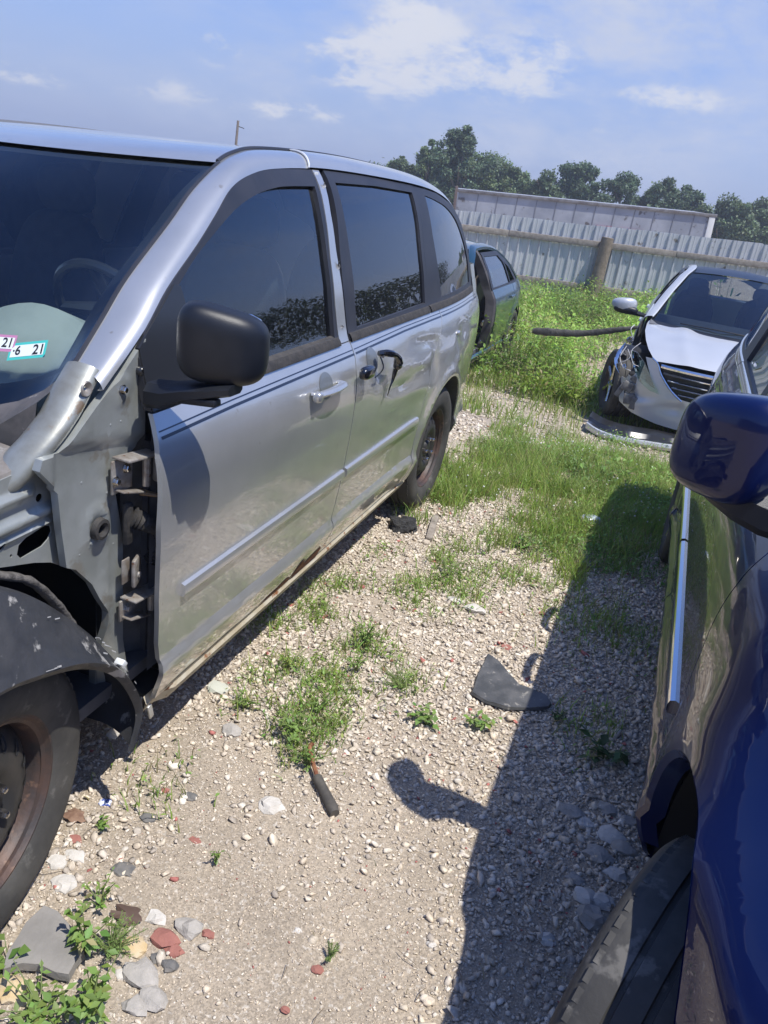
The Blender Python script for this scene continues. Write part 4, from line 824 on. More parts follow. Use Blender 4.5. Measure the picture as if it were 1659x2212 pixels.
# ---------------- fence ----------------
FD=Vector((math.cos(YAW),math.sin(YAW),0)); FN=Vector((-math.sin(YAW),math.cos(YAW),0)); F0=Vector((-.87,18.0,0))
def fp(t,z,o=0): return F0+FD*t+FN*o+Vector((0,0,z))
M_SHEET=mat('pale_corrugated_steel',(.62,.635,.66),(.52,.54,.565),scale=1.3,rough=.42,metal=.35,c3=(.25,.22,.19),s3=5,t3=.66,bump=.05,bscale=8)
M_RAIL=mat('weathered_rail_wood',(.31,.28,.245),(.22,.195,.17),scale=14,rough=.9,bump=.5,bscale=30)
M_POST=mat('treated_post_wood',(.26,.215,.165),(.17,.14,.105),scale=9,rough=.95,bump=.6,bscale=25)
def fence(name,F0,FD,FN,t0,t1,label,posts,pw=.92,top=lambda t:1.13+.037*t,rail=lambda t:.75+.022*t,low=lambda t:-.18+.01*t,bot=lambda t:-.62+.03*t):
    fp=lambda t,z,o=0:F0+FD*t+FN*o+Vector((0,0,z))
    root=empty(name,fp((t0+t1)/2,bot(0)),label,'fence')
    t=t0; k=0
    while t<t1:
        dz=.012*random.uniform(-1,1); o=.004*(k%2); q=MB(); prof=[]
        n=4
        for i in range(n):
            a=t+i*pw/n; w=pw/n
            prof+=[(a,0),(a+.18*w,0),(a+.25*w,-.045),(a+.36*w,-.045),(a+.44*w,0),(a+.62*w,0),(a+.66*w,-.008),(a+.72*w,-.008),(a+.76*w,0)]
        prof.append((t+pw+.01,0)); tilt=.006*random.uniform(-1,1)
        q.loft([[fp(a+tilt*h,(bot(t)*(1-h)+(top(a)+dz)*h),b+o+.006*random.uniform(-1,1)*0) for a,b in prof] for h in (0,.5,1)])
        q.build('corrugated_sheet',M_SHEET,root,ang=25); t+=pw; k+=1
    # rails are on the near side, in board lengths
    for zf in (rail,low):
        t=t0
        while t<t1:
            e=min(t+3.7,t1); R=Matrix(((FD.x,FN.x,0),(FD.y,FN.y,0),(0,0,1))); a=math.atan2(zf(e)-zf(t),e-t)
            q=MB(); q.box(fp((t+e)/2,zf((t+e)/2),-.055),(e-t-.01,.045,.13),R@Matrix.Rotation(-a,3,'Y'),bev=.006); q.build('fence_rail',M_RAIL,root,ang=30); t=e
    for tt,r in posts:
        q=MB(); pts=[fp(tt-.02+.045*h,bot(tt)-.1+(rail(tt)+.17-bot(tt)+.1)*h,-.20) for h in np.linspace(0,1,9)]
        q.tube(pts,[r*(1.08-.12*i/8)+.004*math.sin(i*2) for i in range(9)],16); q.build('fence_post',M_POST,root,ang=50)
    return root
fence('metal_fence',F0,FD,FN,-9.5,11.5,'pale corrugated metal fence with two weathered wood rails and one thick post',[(0,.135),(-7.2,.12),(7.4,.12)])
RD=Vector((.10,-1,0)).normalized(); RN=Vector((1,.10,0)).normalized()
cor=fp(11.55,0); fence('metal_fence',Vector((cor.x,cor.y,0)),RD,RN,0,30,'corrugated metal fence along the right side of the yard, seen only reflected',[(6,.12),(13,.12),(20,.12)],top=lambda t:1.45+.01*t,rail=lambda t:1.05+.01*t,low=lambda t:.1+.008*t,bot=lambda t:-.45+.02*t)
# ---------------- box trailer beyond the fence ----------------
T0=Vector((-.87-.3016*12,18.0+.9534*12,0)); tp=lambda t,z,o=0:T0+FD*t+FN*o+Vector((0,0,z)); tt_=lambda t:1.385+.046*t
tr=empty('box_trailer',tp(1.6,-2.6),'long weathered grey box trailer standing behind the metal fence','trailer')
M_TR=mat('weathered_trailer_aluminium',(.40,.42,.46),(.29,.31,.35),scale=1.1,rough=.55,metal=.3,detail=10,c3=(.14,.13,.13),s3=2.6,t3=.63)
q=MB(); q.loft([[tp(t,tt_(t)-h,o) for t in np.linspace(-2.95,6.1,13)] for h,o in ((3.2,0),(0.0,0),(0.0,2.4),(3.2,2.4))]); q.F.append((0,13,26,39)); q.F.append((12,25,38,51)); q.build('trailer_wall',M_TR,tr,ang=20)
q=MB()
for k in range(1,13): t=-2.95+k*.70; q.box(tp(t,tt_(t)-1.6,-.008),(.03,.016,3.1),Matrix(((FD.x,FN.x,0),(FD.y,FN.y,0),(0,0,1))))
q.build('wall_seams',mat('dark_seam_metal',(.20,.21,.24),rough=.6,metal=.3),tr)
Rt=Matrix(((FD.x,FN.x,0),(FD.y,FN.y,0),(0,0,1)))@Matrix.Rotation(-math.atan(.046),3,'Y')
q=MB(); q.box(tp(1.6,tt_(1.6)-.04,-.03),(9.25,.07,.11),Rt,bev=.01); q.build('top_rail',mat('trailer_rail_metal',(.28,.27,.26),(.17,.15,.14),scale=4,rough=.5,metal=.5),tr)
q=MB(); q.box(tp(6.14,tt_(6.1)-1.6,-.02),(.22,.07,3.2),Rt,bev=.02); q.build('corner_post',mat('pale_post_metal',(.62,.62,.60),rough=.5),tr)
q=MB(); q.box(tp(-3.0,tt_(-3)-1.2,-.03),(.10,.08,2.6),Rt,bev=.01); q.build('front_post',mat('dark_post_metal',(.12,.09,.08),rough=.7),tr)
q=MB(); q.box(tp(2.35,tt_(2.3)-.755,-.03),(.62,.02,.035),Rt); q.box(tp(3.35,tt_(3.3)-.765,-.03),(.85,.02,.03),Rt); q.build('red_marker',mat('red_reflector',(.55,.03,.03),rough=.4),tr)
q=MB(); q.box(tp(1.6,-2.3,1.2),(8.6,1.2,.3),Rt); 
for a in (-1.8,4.6): q.tube([tp(a,-2.3,-.0),tp(a,-2.3,2.4)],.45,16)
q.build('running_gear',M_DARK,tr)
# ---------------- utility pole ----------------
pp_=F0+FN*43+FD*(-18.5); base=Vector((pp_.x,pp_.y,-4.5)); up_=empty('utility_pole',base,'slim wooden utility pole rising beyond the minivan roof','utility pole')
q=MB(); q.tube([base,base+Vector((.35,0,7.55))],[.13,.085],10); q.build('pole',M_POST,up_)
q=MB(); q.tube([base+Vector((.33,0,7.2)),base+Vector((.8,0.1,7.1))],.03,6); q.build('bracket_arm',M_BLK,up_)
# ---------------- trees ----------------
def tree(x,y,zb,ztop,w,seed,col,label,group,n=5200,leaf=.30,lop=0):
    r=np.random.default_rng(seed); H=ztop-zb; root=empty('tree',(x,y,zb),label,'tree',group)
    q=MB(); q.tube([(x,y,zb),(x+.1*lop,y,zb+H*.35),(x+.2*lop,y,zb+H*.8)],[.035*H,.024*H,.006*H],10)
    for k in range(7):
        a=r.random()*6.28; h=.3+.45*r.random(); p=Vector((x,y,zb+H*h)); q.tube([p,p+Vector((math.cos(a)*w*.2,math.sin(a)*w*.2,H*.10)),p+Vector((math.cos(a)*w*.36,math.sin(a)*w*.36,H*.16))],[.012*H,.008*H,.003*H],6)
    q.build('trunk',M_POST,root)
    nl=60; hh=.28+.68*r.random(nl)**.8; prof=np.sin(np.clip((hh-.08)/.98,0,1)**.8*math.pi)**.6
    a=r.random(nl)*6.28; rr=w*(.56+.16*np.sin(3*a+seed))*prof*(.15+.85*r.random(nl)**.6); C=np.stack([x+np.cos(a)*rr+.2*lop*hh,y+np.sin(a)*rr*.8,zb+H*hh*.97],1); R=w*(.07+.11*r.random(nl))*(1.15-.45*hh); C[0]=(x+.2*lop,y,ztop-R[0]*.7)
    li=r.integers(0,nl,n); d=r.normal(size=(n,3)); d/=np.linalg.norm(d,axis=1)[:,None]; rad=R[li]*(.55+.55*r.random(n))**1.0; Q=C[li]+d*rad[:,None]*np.array([1.15,1.1,.85])
    # twig-ward spread gives ragged edge
    k=r.random(n)<.12; Q[k]+=d[k]*(R[li][k]*.35)[:,None]
    Q[:,2]=np.minimum(Q[:,2],ztop+.1); shade=(.8+.35*r.random(nl))[li]
    c=np.array(col)[None]*shade[:,None]*(1+.18*r.normal(size=(n,1))); c=np.clip(c*(1+.06*r.normal(size=(n,3))),.006,.5)
    global rng; sv=rng; rng=r; V,F,CC=leaves(Q,leaf*(.5+.9*r.random(n)),c,1.3,.75); rng=sv
    fast('crown',V,F,CC,M_TREE,root,origin=(x,y,zb)); return root
G1=(.15,.21,.11); G2=(.18,.25,.12); G3=(.12,.18,.10)
tx=lambda t,d:(F0+FN*d+FD*t)
TL=[(-6.4,2.1,3.0,G1,'low dark tree peeking over the minivan roof line'),(-4.45,3.6,2.3,G2,'narrow feathery pale green tree left of the tallest tree'),(-2.1,4.75,3.6,G3,'tallest dark tree of the row, above the left end of the trailer'),(.0,3.35,4.4,G2,'broad rounded light green tree right of the tallest tree'),(2.0,2.6,3.2,G2,'shorter rounded tree sloping down behind the trailer top'),(4.2,2.7,2.4,G1,'small slim tree in the dip of the tree row'),(7.1,3.65,4.2,G3,'dark full tree above the middle of the trailer'),(9.8,3.35,3.6,G3,'spreading dark tree right of the middle of the row'),(12.9,3.35,3.2,G3,'dark bushy tree above the right end of the trailer'),(14.9,3.15,3.2,G3,'small dark tree just past the trailer corner post'),(17.3,2.85,3.4,G1,'rounded tree behind the fence near the right edge'),(20.2,3.0,4.0,G1,'dark tree cut by the right edge of the view')]
for i,(t,zt,w,c,lab) in enumerate(TL):
    for d in (0,):
        p=tx(t,45+1.5*math.sin(i*2.3)); tree(p.x,p.y,-4.2,zt+.1,w*1.18,100+i,c,lab,'trees beyond the fence',leaf=.19,n=24000)
# continuous wood behind them, and the wood round the yard that the panes reflect
def wood(name,pts,n,h,c,leaf,zf=lambda t:0):
    r=np.random.default_rng(5); global rng; sv=rng; rng=r
    T=r.random(n); i=T*(len(pts)-1); j=i.astype(int); f=(i-j)[:,None]; A=np.array(pts); B=A[j]*(1-f)+A[np.minimum(j+1,len(pts)-1)]*f
    hh=h*(.90+.22*np.array([noise.noise(Vector((b[0]*.16,b[1]*.16,2))) for b in B])+.16*np.array([noise.noise(Vector((b[0]*.7,b[1]*.7,7))) for b in B])); u=r.random(n)**.7; Q=np.stack([B[:,0]+r.normal(size=n)*1.5,B[:,1]+r.normal(size=n)*1.5,B[:,2]+u*hh],1)
    cl=np.array([noise.noise(Vector((q[0]*.9,q[1]*.9,q[2]*.9))) for q in Q]); Q=Q[cl>-.35]; n=len(Q); cc=np.array(c)[None]*(.8+.5*r.random((n,1)))*(1+.07*r.normal(size=(n,3)))
    V,F,C=leaves(Q,leaf*(.5+.8*r.random(n)),np.clip(cc,.006,.4),1.3,.75); rng=sv; tag(fast(name,V,F,C,M_TREE),kind='stuff')
a,b,c_=tx(-6.6,52),tx(0,50),tx(34,50)
wood('far_wood',[(a.x,a.y,-4.5),(b.x,b.y,-4.5),(c_.x,c_.y,-4.5)],90000,6.5,(.13,.185,.085),.30)
wood('far_wood',[(c_.x,c_.y,-4),(38,32,-2),(40,5,-1),(30,-25,-1),(0,-38,-1),(-30,-20,-1)],130000,9.5,(.035,.055,.022),.40)
for i,(x,y,zt,w) in enumerate(((19,14,9.2,7.5),(22,8,6.2,6),(17,22,6,5))): tree(x,y,-1,zt,w,300+i,G3,['tall dark tree standing over the right fence, seen reflected in the rear window','lower tree beside the tall one over the right fence','tree at the far right corner of the yard'][i],'trees round the yard',leaf=.34)
# ---------------- generic sedan ----------------
def sedan(name,root,org,hw,paint,L=4.75,wb=(.95,3.75),roof_m=None,front=True,open_side=None,roofz=1.47,rim=None,steer=0,glass_m=None,rimname='wheel'):
    ox,oy,oz=org; T=lambda x,y,z:(ox+x,oy+y,oz+z)
    ZI=[.15,.25,.4,.6,.8,.90,.96,1.0,1.2,1.38,1.46]; XI=[.10,.05,.015,.0,.012,.035,.07,.095,.19,.30,.38]
    kz=roofz/1.47
    def w(y,z):
        x=hw-float(np.interp(z/kz,ZI,XI)); x-=.30*max(0,1.0-y)**2.2*.8; x-=.16*max(0,y-3.6)**2
        for yc in wb:
            r=math.hypot(y-yc,z-.34); x+=.014*math.exp(-((r-.37)/.05)**2)
        return x
    for s in (-1,1):
        SP=lambda y,z: T(s*w(y,z),y,z); td=(-s,0,0)
        a1=circ((wb[0],.34),.36,24,172,8); a2=circ((wb[1],.34),.36,24,172,8)
        d0,d1,d2=wb[0]+.50,wb[0]+1.50,wb[1]-.12
        if front or s>0 and open_side is None:
            panel('front_fender',[(.42,.70)]+[(.50,.45)]+a1+[(d0-.01,.30),(d0-.005,.6),(d0-.03,.97*kz),(1.0,.93*kz),(.6,.83*kz)],SP,paint,root,th=.01,tdir=td)
        elif not(s<0 and name=='wreck'):
            panel('front_fender',[(.42,.70)]+[(.50,.45)]+a1+[(d0-.01,.30),(d0-.005,.6),(d0-.03,.97*kz),(1.0,.93*kz),(.6,.83*kz)],SP,paint,root,th=.01,tdir=td)
        if open_side!=s:
            dr=panel('front_door',[(d0,.30),(d1-.01,.30),(d1-.005,1.0*kz),(d0-.02,.975*kz),(d0+.005,.6)],SP,paint,root,th=.015,tdir=td)
            panel('window_pane',[(d0+.12,1.0*kz),(d0+.75,1.34*kz),(d0+.95,1.37*kz),(d1-.05,1.37*kz),(d1-.03,1.0*kz)],lambda y,z:T(s*(w(y,z)-.012),y,z),glass_m or M_GLD,dr,th=0)
            MB().loft([[T(s*(w(y,z)+o),y,z) for y in (d1-.22,d1-.16,d1-.06,d1-.02)] for z,o in ((.80,.004),(.80,.03),(.825,.03),(.825,.004))]).build('door_handle',paint,dr)
        dr=panel('rear_door',[(d1,.30),(d2-.36,.30),(d2-.32,.50),(d2-.10,.78),(d2-.02,1.0*kz),(d1+.005,1.0*kz)],SP,paint,root,th=.015,tdir=td)
        panel('window_pane',[(d1+.05,1.0*kz),(d1+.03,1.37*kz),(d2-.35,1.35*kz),(d2-.12,1.22*kz),(d2-.06,1.0*kz)],lambda y,z:T(s*(w(y,z)-.012),y,z),glass_m or M_GLD,dr,th=0)
        gh=[(d1+.07,1.02*kz),(d1+.06,1.355*kz),(d2-.37,1.34*kz),(d2-.22,1.26*kz),(d2-.14,1.02*kz)]; g3=[(d2-.10,1.02*kz),(d2-.17,1.26*kz),(d2-.02,1.19*kz),(d2+.16,1.03*kz)]
        panel('window_frame',[(d1-.02,1.0*kz),(d1-.02,1.395*kz),(d2-.35,1.385*kz),(d2-.05,1.28*kz),(d2+.22,1.09*kz),(d2+.34,1.0*kz)],SP,M_TRIM,dr,th=.02,tdir=td,holes=[gh,g3])
        MB().loft([[T(s*(w(y,z)+o),y,z) for y in (d2-.30,d2-.24,d2-.14,d2-.10)] for z,o in ((.84,.004),(.84,.03),(.865,.03),(.865,.004))]).build('door_handle',paint,dr)
        qz=panel('rear_fender',[(d1+.2,.29),(d2-.345,.31),(d2-.31,.5),(d2-.09,.78),(d2-.01,1.0*kz),(4.2,1.0*kz),(L-.15,.97*kz),(L-.05,.8),(L-.03,.5),(L-.1,.28),(wb[1]+.42,.28)]+a2[::-1][0:],SP,paint,root,th=.01,tdir=td) if False else panel('rear_fender',a2+[(wb[1]+.42,.28),(L-.1,.28),(L-.03,.5),(L-.05,.8),(L-.15,.97*kz),(4.2,1.0*kz),(d2-.01,1.0*kz),(d2-.09,.78),(d2-.31,.5),(d2-.345,.36)],SP,paint,root,th=.01,tdir=td)
        MB().loft([[T(s*(w(y,z)+o),y,z) for y in np.linspace(d0-.05,d2-.3,20)] for z,o in ((.32,-.02),(.30,.012),(.25,.015),(.20,-.0),(.18,-.2))]).build('sill',paint,root)
        # roof rail arc
        arc=cr([(d0-.10,.96*kz),(d0+.35,1.22*kz),(d0+.78,1.405*kz),(d1+.05,1.445*kz),(d1+.6,1.43*kz),(d2-.1,1.33*kz),(d2+.35,1.12*kz),(d2+.62,.99*kz)],5)
        rows=[]
        for i,(y,z) in enumerate(arc):
            x=w(y,z); rows.append([T(s*(x+.004),y,z-.03),T(s*(x+.002),y,z),T(s*(x-.03),y,z+.022),T(s*(x-.075),y,z+.030),T(s*(x-.085),y,z+.02)])
        MB().loft(rows).build('roof_rail',paint,root)
        MB().loft([[T(s*(hw-.10),y,z) for y,z in circ((yc,.34),.375,20,190,-10)] +[] for yc in wb[:1] for _ in (0,)]+[[T(s*(hw-.5),y,z) for y,z in circ((wb[0],.34),.375,20,190,-10)]]).build('wheelhouse',M_DARK,root)
        MB().loft([[T(s*x,y,z) for y,z in circ((wb[1],.34),.365,20,190,-10)] for x in (hw-.03,hw-.5)]).build('wheelhouse',M_DARK,root)
        for yc in wb:
            if yc==wb[0] and name=='wreck' and s<0: continue
            tm=(lambda p:(p[0],p[1],p[2])); side=lambda p,s=s:((p[0]) if s>0 else 2*ox-p[0],p[1],p[2])
            wheel(root,(ox+hw-.03,oy+yc,oz+.325),0,side,hub=rim or M_NUT,r=.325)
    # roof, glass, hood, trunk
    ya,yb_=d0+.80,d2-.12
    nx=np.linspace(-1,1,17); rows=[]
    for y in np.linspace(ya-.02,yb_+.02,10):
        z=float(np.interp(y,[ya,d1+.05,d1+.6,yb_],[1.425,1.455,1.448,1.365]))*kz; x=w(y,z-.01)-.085; rows.append([T(u*x,y-(.10*(1-u*u) if y<ya+.2 else 0)+(.10*(1-u*u) if y>yb_-.2 else 0),z+.03*(1-u*u)) for u in nx])
    MB().loft(rows).build('roof_panel',roof_m or paint,root)
    rows=[]
    for t in np.linspace(0,1,8):
        y=d0-.10+(ya-d0+.10)*t; z=(.955+(1.425-.955)*t+.03*math.sin(math.pi*t))*kz; x=w(y,z)-.08; rows.append([T(u*x,y-.30*(1-u*u)*(1-t)-.10*(1-u*u)*t,z+(.03 if t>0 else .02)*(1-u*u)*t) for u in nx])
    MB().loft(rows).build('windshield',M_GLF if glass_m is None else glass_m,root); W0=rows[0]
    rows=[]
    for t in np.linspace(0,1,6):
        y=yb_+(d2+.62-yb_)*t; z=(1.365+(1.0-1.365)*t+.02*math.sin(math.pi*t))*kz; x=w(y,z)-.08; rows.append([T(u*x,y+.12*(1-u*u),z+.02*(1-u*u)*(1-t)) for u in nx])
    MB().loft(rows).build('rear_window',M_GLF if glass_m is None else glass_m,root)
    rows=[]
    for y,z in ((d2+.58,1.01),(d2+.8,1.03),(L-.2,1.04),(L-.05,1.0),(L,.85),(L+.02,.5),(L-.05,.28)): x=w(min(y,L-.1),min(z,.97))-(.02 if y<L-.1 else .05); rows.append([T(u*x,y+.10*(1-u*u),z*kz+.01*(1-u*u)) for u in nx])
    MB().loft(rows).build('trunk_lid',paint,root)
    q=MB(); q.box(T(0,2.3,.28),(hw*1.7,2.9,.05)); q.box(T(0,.9,.45),(hw*1.0,1.2,.35),bev=.05); q.box(T(0,1.30,.70),(hw*1.6,.06,.45)); q.build('floor_pan',M_INT,root)
    rows=[[T(u*hw*.85,y,z) for u in nx] for y,z in ((1.0+.2,.93),(1.6,.99),(1.85,.97),(1.9,.7))]; MB().loft(rows).build('dashboard',M_INT,root)
    for x,y in ((-.38,2.3),(.38,2.3),(-.38,3.15),(.38,3.15)):
        q=MB().loft(sup(T(x,y-.2,.52),(.25,.26,.09),4,16,8),True); q.loft(sup(T(x,y+.06,.85),(.23,.07,.32),3.2,16,10,lambda v:(v.x,v.y+.14*v.z,v.z)),True); sx=q.build('seat',M_SEAT if name=='wreck' else mat('tan_grey_seat',(.14,.125,.11),rough=.9),root)
        MB().loft(sup(T(x,y+.13,1.22),(.12,.05,.085),3,16,8),True).build('headrest',M_SEAT,sx)
    return T,w,W0,(d0,d1,d2,ya,yb_)
# ---------------- crashed silver sedan ----------------
SO=(1.56,6.70,-.335)
rsn=empty('sedan',SO,'crashed silver sedan facing the camera with torn bumper corner and loose headlight','sedan')
M_SIL2=mat('bright_silver_paint',(.56,.58,.60),(.52,.54,.56),scale=2,rough=.42,metal=.35,coat=.7,coat_r=.08,bump=.01,bscale=3,detail=1)
M_ROOF=mat('black_glass_roof',(.012,.018,.035),rough=.35,spec=.25)
T,w,W0,dd=sedan('wreck',rsn,SO,.915,M_SIL2,roof_m=M_ROOF,front=False,roofz=1.47,glass_m=glass('dusty_tinted_glass',(.36,.42,.46),1.0))
# hood
rows=[]
for y,hwid,zc,ze in ((.10,.60,.775,.745),(.16,.64,.80,.765),(.35,.70,.845,.80),(.6,.75,.885,.84),(.9,.79,.92,.885),(1.2,.80,.945,.92),(1.36,.79,.955,.935)):
    row=[]
    for u in np.linspace(-1,1,41):
        x=u*hwid; z=ze+(zc-ze)*(1-abs(u)**2.4); z+=.014*math.exp(-((abs(u)-.52)/.10)**2)*(1 if y>.3 else .4)-.010*math.exp(-((u-.05)/.12)**2)*(1-y); yy=y-.12*(1-u*u)*(1-y/1.5)-.22*(1-u*u)*max(0,y-.9)/.46+.02; row.append(T(x,yy,z))
    rows.append(row)
MB().loft(rows).build('hood',M_SIL2,rsn)
q=MB(); q.loft([[Vector(p)+Vector((0,.01,.0)) for p in W0],[Vector(p)+Vector((0,-.07,-.02)) for p in W0]]); q.tube([Vector(W0[3])+Vector((0,.02,.03)),Vector(W0[7])+Vector((0,.03,.045)),Vector(W0[11])+Vector((0,.05,.03))],.007,6); q.build('wiper_cowl',M_BLK,rsn)
fr2=MB(); 
for k in (0,16): fr2.loft([[Vector(p) for p in [W0[k],W0[k]]],[Vector(p)+Vector((.0,.02,.02)) for p in [W0[k],W0[k]]]])
def FB(x,z):
    a=abs(x)/.92; y=.02+.10*a**2+.34*a**4+.10*max(0,z-.55)**1.0*.8+.10*max(0,.36-z)+(.03*math.exp(-((z-.38)/.06)**2)*(a>.3))
    y-=.030*math.exp(-((z-(.52-.25*a))/.05)**2)*math.exp(-((a-.55)/.25)**2)
    return T(x,y-.03,z)
grl=[(-.575,.735),(-.53,.66),(-.42,.545),(-.30,.47),(0,.45),(.30,.47),(.42,.545),(.53,.66),(.575,.735)]
bp=panel('front_bumper',[(-.62,.76),(-.70,.755),(-.655,.67),(-.60,.585),(-.545,.505),(-.60,.52),(-.655,.555),(-.70,.56),(-.73,.60),(-.76,.575),(-.775,.53),(-.815,.545),(-.83,.50),(-.875,.50),(-.885,.43),(-.875,.37),(-.84,.27),(-.70,.22),(-.45,.19),(0,.175),(.45,.19),(.8,.23),(.90,.40),(.88,.52),(.545,.505),(.70,.755),(.62,.76)]+grl[::-1],FB,M_SIL2,rsn,th=.008,tdir=(0,1,0),su=.04,sv=.025,ang=40)
gr_=panel('grille',[(x*.99,z) for x,z in grl[::-1]]+[(0,.735)],lambda x,z:(FB(x,z)[0],FB(x,z)[1]+.03,FB(x,z)[2]),M_GBLK,rsn,th=.01,tdir=(0,1,0))
for k,z in enumerate((.715,.66,.605,.555,.505)):
    xm=float(np.interp(z,[.45,.47,.545,.66,.735],[.1,.28,.40,.51,.56])); xs=np.linspace(-xm,xm,21); h=.020 if k==0 else .010
    MB().loft([[ (FB(x,z)[0],FB(x,z)[1]+o,FB(x,z)[2]+d) for x in xs] for d,o in ((-h,.012),(-h*.6,-.004),(h*.2,-.008),(h,.006),(h,.02))]).build('chrome_bar',M_CHR,gr_,ang=30)
q=MB(); q.tube([FB(x,z) for x,z in cr([(-.64,.765),(-.575,.725),(-.52,.64),(-.40,.525),(-.29,.455)],4)],.008,6); q.tube([FB(-x,z) for x,z in cr([(-.64,.765),(-.575,.725),(-.52,.64),(-.40,.525),(-.29,.455)],4)],.008,6); q.build('grille_surround',M_CHR,gr_)
# headlights: near one hangs loose and its housing shows
def lamp(s,dx,dz,rot):
    def HL(x,z):
        p=FB(x,z); return (p[0]+dx+(0 if s<0 else 0),p[1]-.03-.12*max(0,abs(x)-.62),p[2]+dz+rot*(x+.6))
    pts=[(-.50,.485),(-.60,.60),(-.70,.72),(-.80,.80),(-.86,.80),(-.82,.70),(-.72,.56),(-.60,.50)]; pts=[(x*(-s),z) for x,z in pts] if s>0 else pts
    h=panel('headlight',pts,HL,M_GLF,rsn,th=.01,tdir=(0,1,0)); pts2=[(x*.97+(-.02 if s<0 else .02),z) for x,z in pts]
    panel('lamp_housing',pts2,lambda x,z:(HL(x,z)[0],HL(x,z)[1]+.03,HL(x,z)[2]),mat('smoked_lamp_reflector',(.50,.51,.54),(.22,.22,.24),scale=9,rough=.25,metal=.7),h,th=.01,tdir=(0,1,0)); return h
hl1=lamp(-1,.01,-.02,.05); lamp(1,0,0,0)
q=MB(); q.box(T(-.76,.72,.56),(.20,.45,.38),bev=.06); q.box(T(0,.35,.45),(1.3,.35,.45),bev=.04); q.box(T(-.70,.38,.42),(.25,.2,.3),bev=.05); q.build('engine_bay',M_DARK,rsn)
q=MB(); q.tube(cr([T(-.92,.36,.82),T(-.955,.30,.72),T(-.95,.25,.62),T(-.90,.22,.55)],5),[.004,.008,.012,.015,.018,.020,.021,.021,.020,.018,.016,.014,.011,.008,.006,.004],8,flat=.5); q.build('headlight_bezel',M_CHR,rsn)
for pts,r_ in (([(-.90,.30,.80),(-.93,.24,.70),(-.88,.2,.62),(-.80,.18,.60)],.004),([(-.78,.26,.86),(-.84,.2,.78),(-.80,.17,.68),(-.74,.16,.66)],.003),([(-.86,.3,.88),(-.90,.28,.96),(-.88,.34,1.0)],.004),([(-.95,.3,.62),(-.90,.2,.66),(-.84,.2,.72),(-.88,.26,.78)],.003)):
    q=MB(); q.tube(cr([T(*p) for p in pts],5),r_,6); q.build('loose_wire',mat('pale_wire',(.5,.5,.5),rough=.35),rsn)
for c,rr_,m_ in (((-.90,.24,.70),.030,M_GBLK),((-.87,.22,.62),.022,M_CHR),((-.885,.30,.86),.03,M_NUT)):
    q=MB(); q.lathe([(.03,rr_),(.0,rr_*1.05),(-.006,rr_*.9),(.01,rr_*.6),(.02,0)],T(*c),Matrix.Rotation(math.pi/2,3,'Z'),20); q.build('lamp_socket',m_,rsn)
q=MB(); 
for c,d,r in ((( -.79,.20,.45),(.10,.06,.09),.3),((-.75,.18,.34),(.10,.05,.10),-.1),((-.70,.17,.31),(.06,.04,.12),.1),((-.85,.22,.40),(.05,.05,.14),.4),((-.74,.2,.52),(.09,.03,.05),.5)):
    q=MB(); q.box(T(*c),d,Matrix.Rotation(r,3,'Y'),bev=.008); q.build('broken_foam_absorber',mat('grey_foam',(.22,.21,.19),(.13,.12,.11),scale=20,rough=.9,bump=.5),rsn)
q=MB(); q.tube(cr([T(-.86,.64,.94),T(-1.05,.58,.885),T(-1.35,.52,.80),T(-1.6,.48,.765),T(-1.83,.42,.745)],5),[.006,.007,.008,.009,.011,.010,.012,.011,.013,.011,.012,.014,.012,.015,.013,.015,.014,.016,.013,.014,.009][:21],8,flat=2.6); q.build('hanging_trim_strip',mat('muddy_black_trim',(.03,.03,.028),(.09,.085,.075),scale=12,rough=.7,bump=.5,bscale=40),rsn)
wsn=lambda p:(2*SO[0]-p[0],p[1],p[2])
wheel(rsn,(SO[0]+.99,SO[1]+.66,SO[2]+.36),.30,wsn,hub=M_NUT,r=.335)
q=MB(); q.loft([[T(x,y,z) for y,z in circ((.90,.36),.36,20,185,-5)] for x in (-.96,-.90,-.5)]); q.build('torn_wheel_liner',M_BLK,rsn)
q=MB().loft(sup(T(-1.09,1.50,1.03),(.135,.06,.075),2.6,24,14,lambda v:(v.x,v.y+.05*(v.x/.135)**2,v.z*(1+.25*v.x/.135))),True); mi=q.build('side_mirror',M_SIL2,rsn); q=MB().loft(sup(T(-1.06,1.50,.985),(.13,.055,.045),2.6,20,10),True); q.tube([T(-.98,1.5,.97),T(-.84,1.55,.95)],[.03,.02],8); q.build('mirror_base',M_BLK,mi)
q=MB().loft(sup(T(1.09,1.50,1.03),(.135,.06,.075),2.6,24,14),True); q.tube([T(.98,1.5,.97),T(.84,1.55,.95)],[.03,.02],8); q.build('side_mirror',M_SIL2,rsn)
# fallen bumper lip lying in the weeds
lp=[G(x,y,-.24) for x,y in ((1266,918),(1290,934),(1330,948),(1390,959),(1450,968),(1520,974),(1600,976))]; lp=cr(lp,4)
lr=empty('bumper_lip',(lp[0][0]+.5,lp[0][1],-.34),'fallen lower bumper lip with silver rim lying in front of the crashed sedan','car part')
MB().loft([[(x,y+.0,z-.03) for x,y,z in lp],[(x,y-.018,z) for x,y,z in lp],[(x,y-.01,z+.025) for x,y,z in lp],[(x,y+.015,z+.03) for x,y,z in lp]]).build('silver_rim',M_SIL2,lr,ang=40)
MB().loft([[(x,y+.012,z+.026) for x,y,z in lp],[(x,y+.12,z+.02+.01*math.sin(i)) for i,(x,y,z) in enumerate(lp)],[(x,y+.16,z+.05) for x,y,z in lp],[(x,y+.40,z+.045) for x,y,z in lp]]).build('black_inner_tray',M_GBLK,lr)
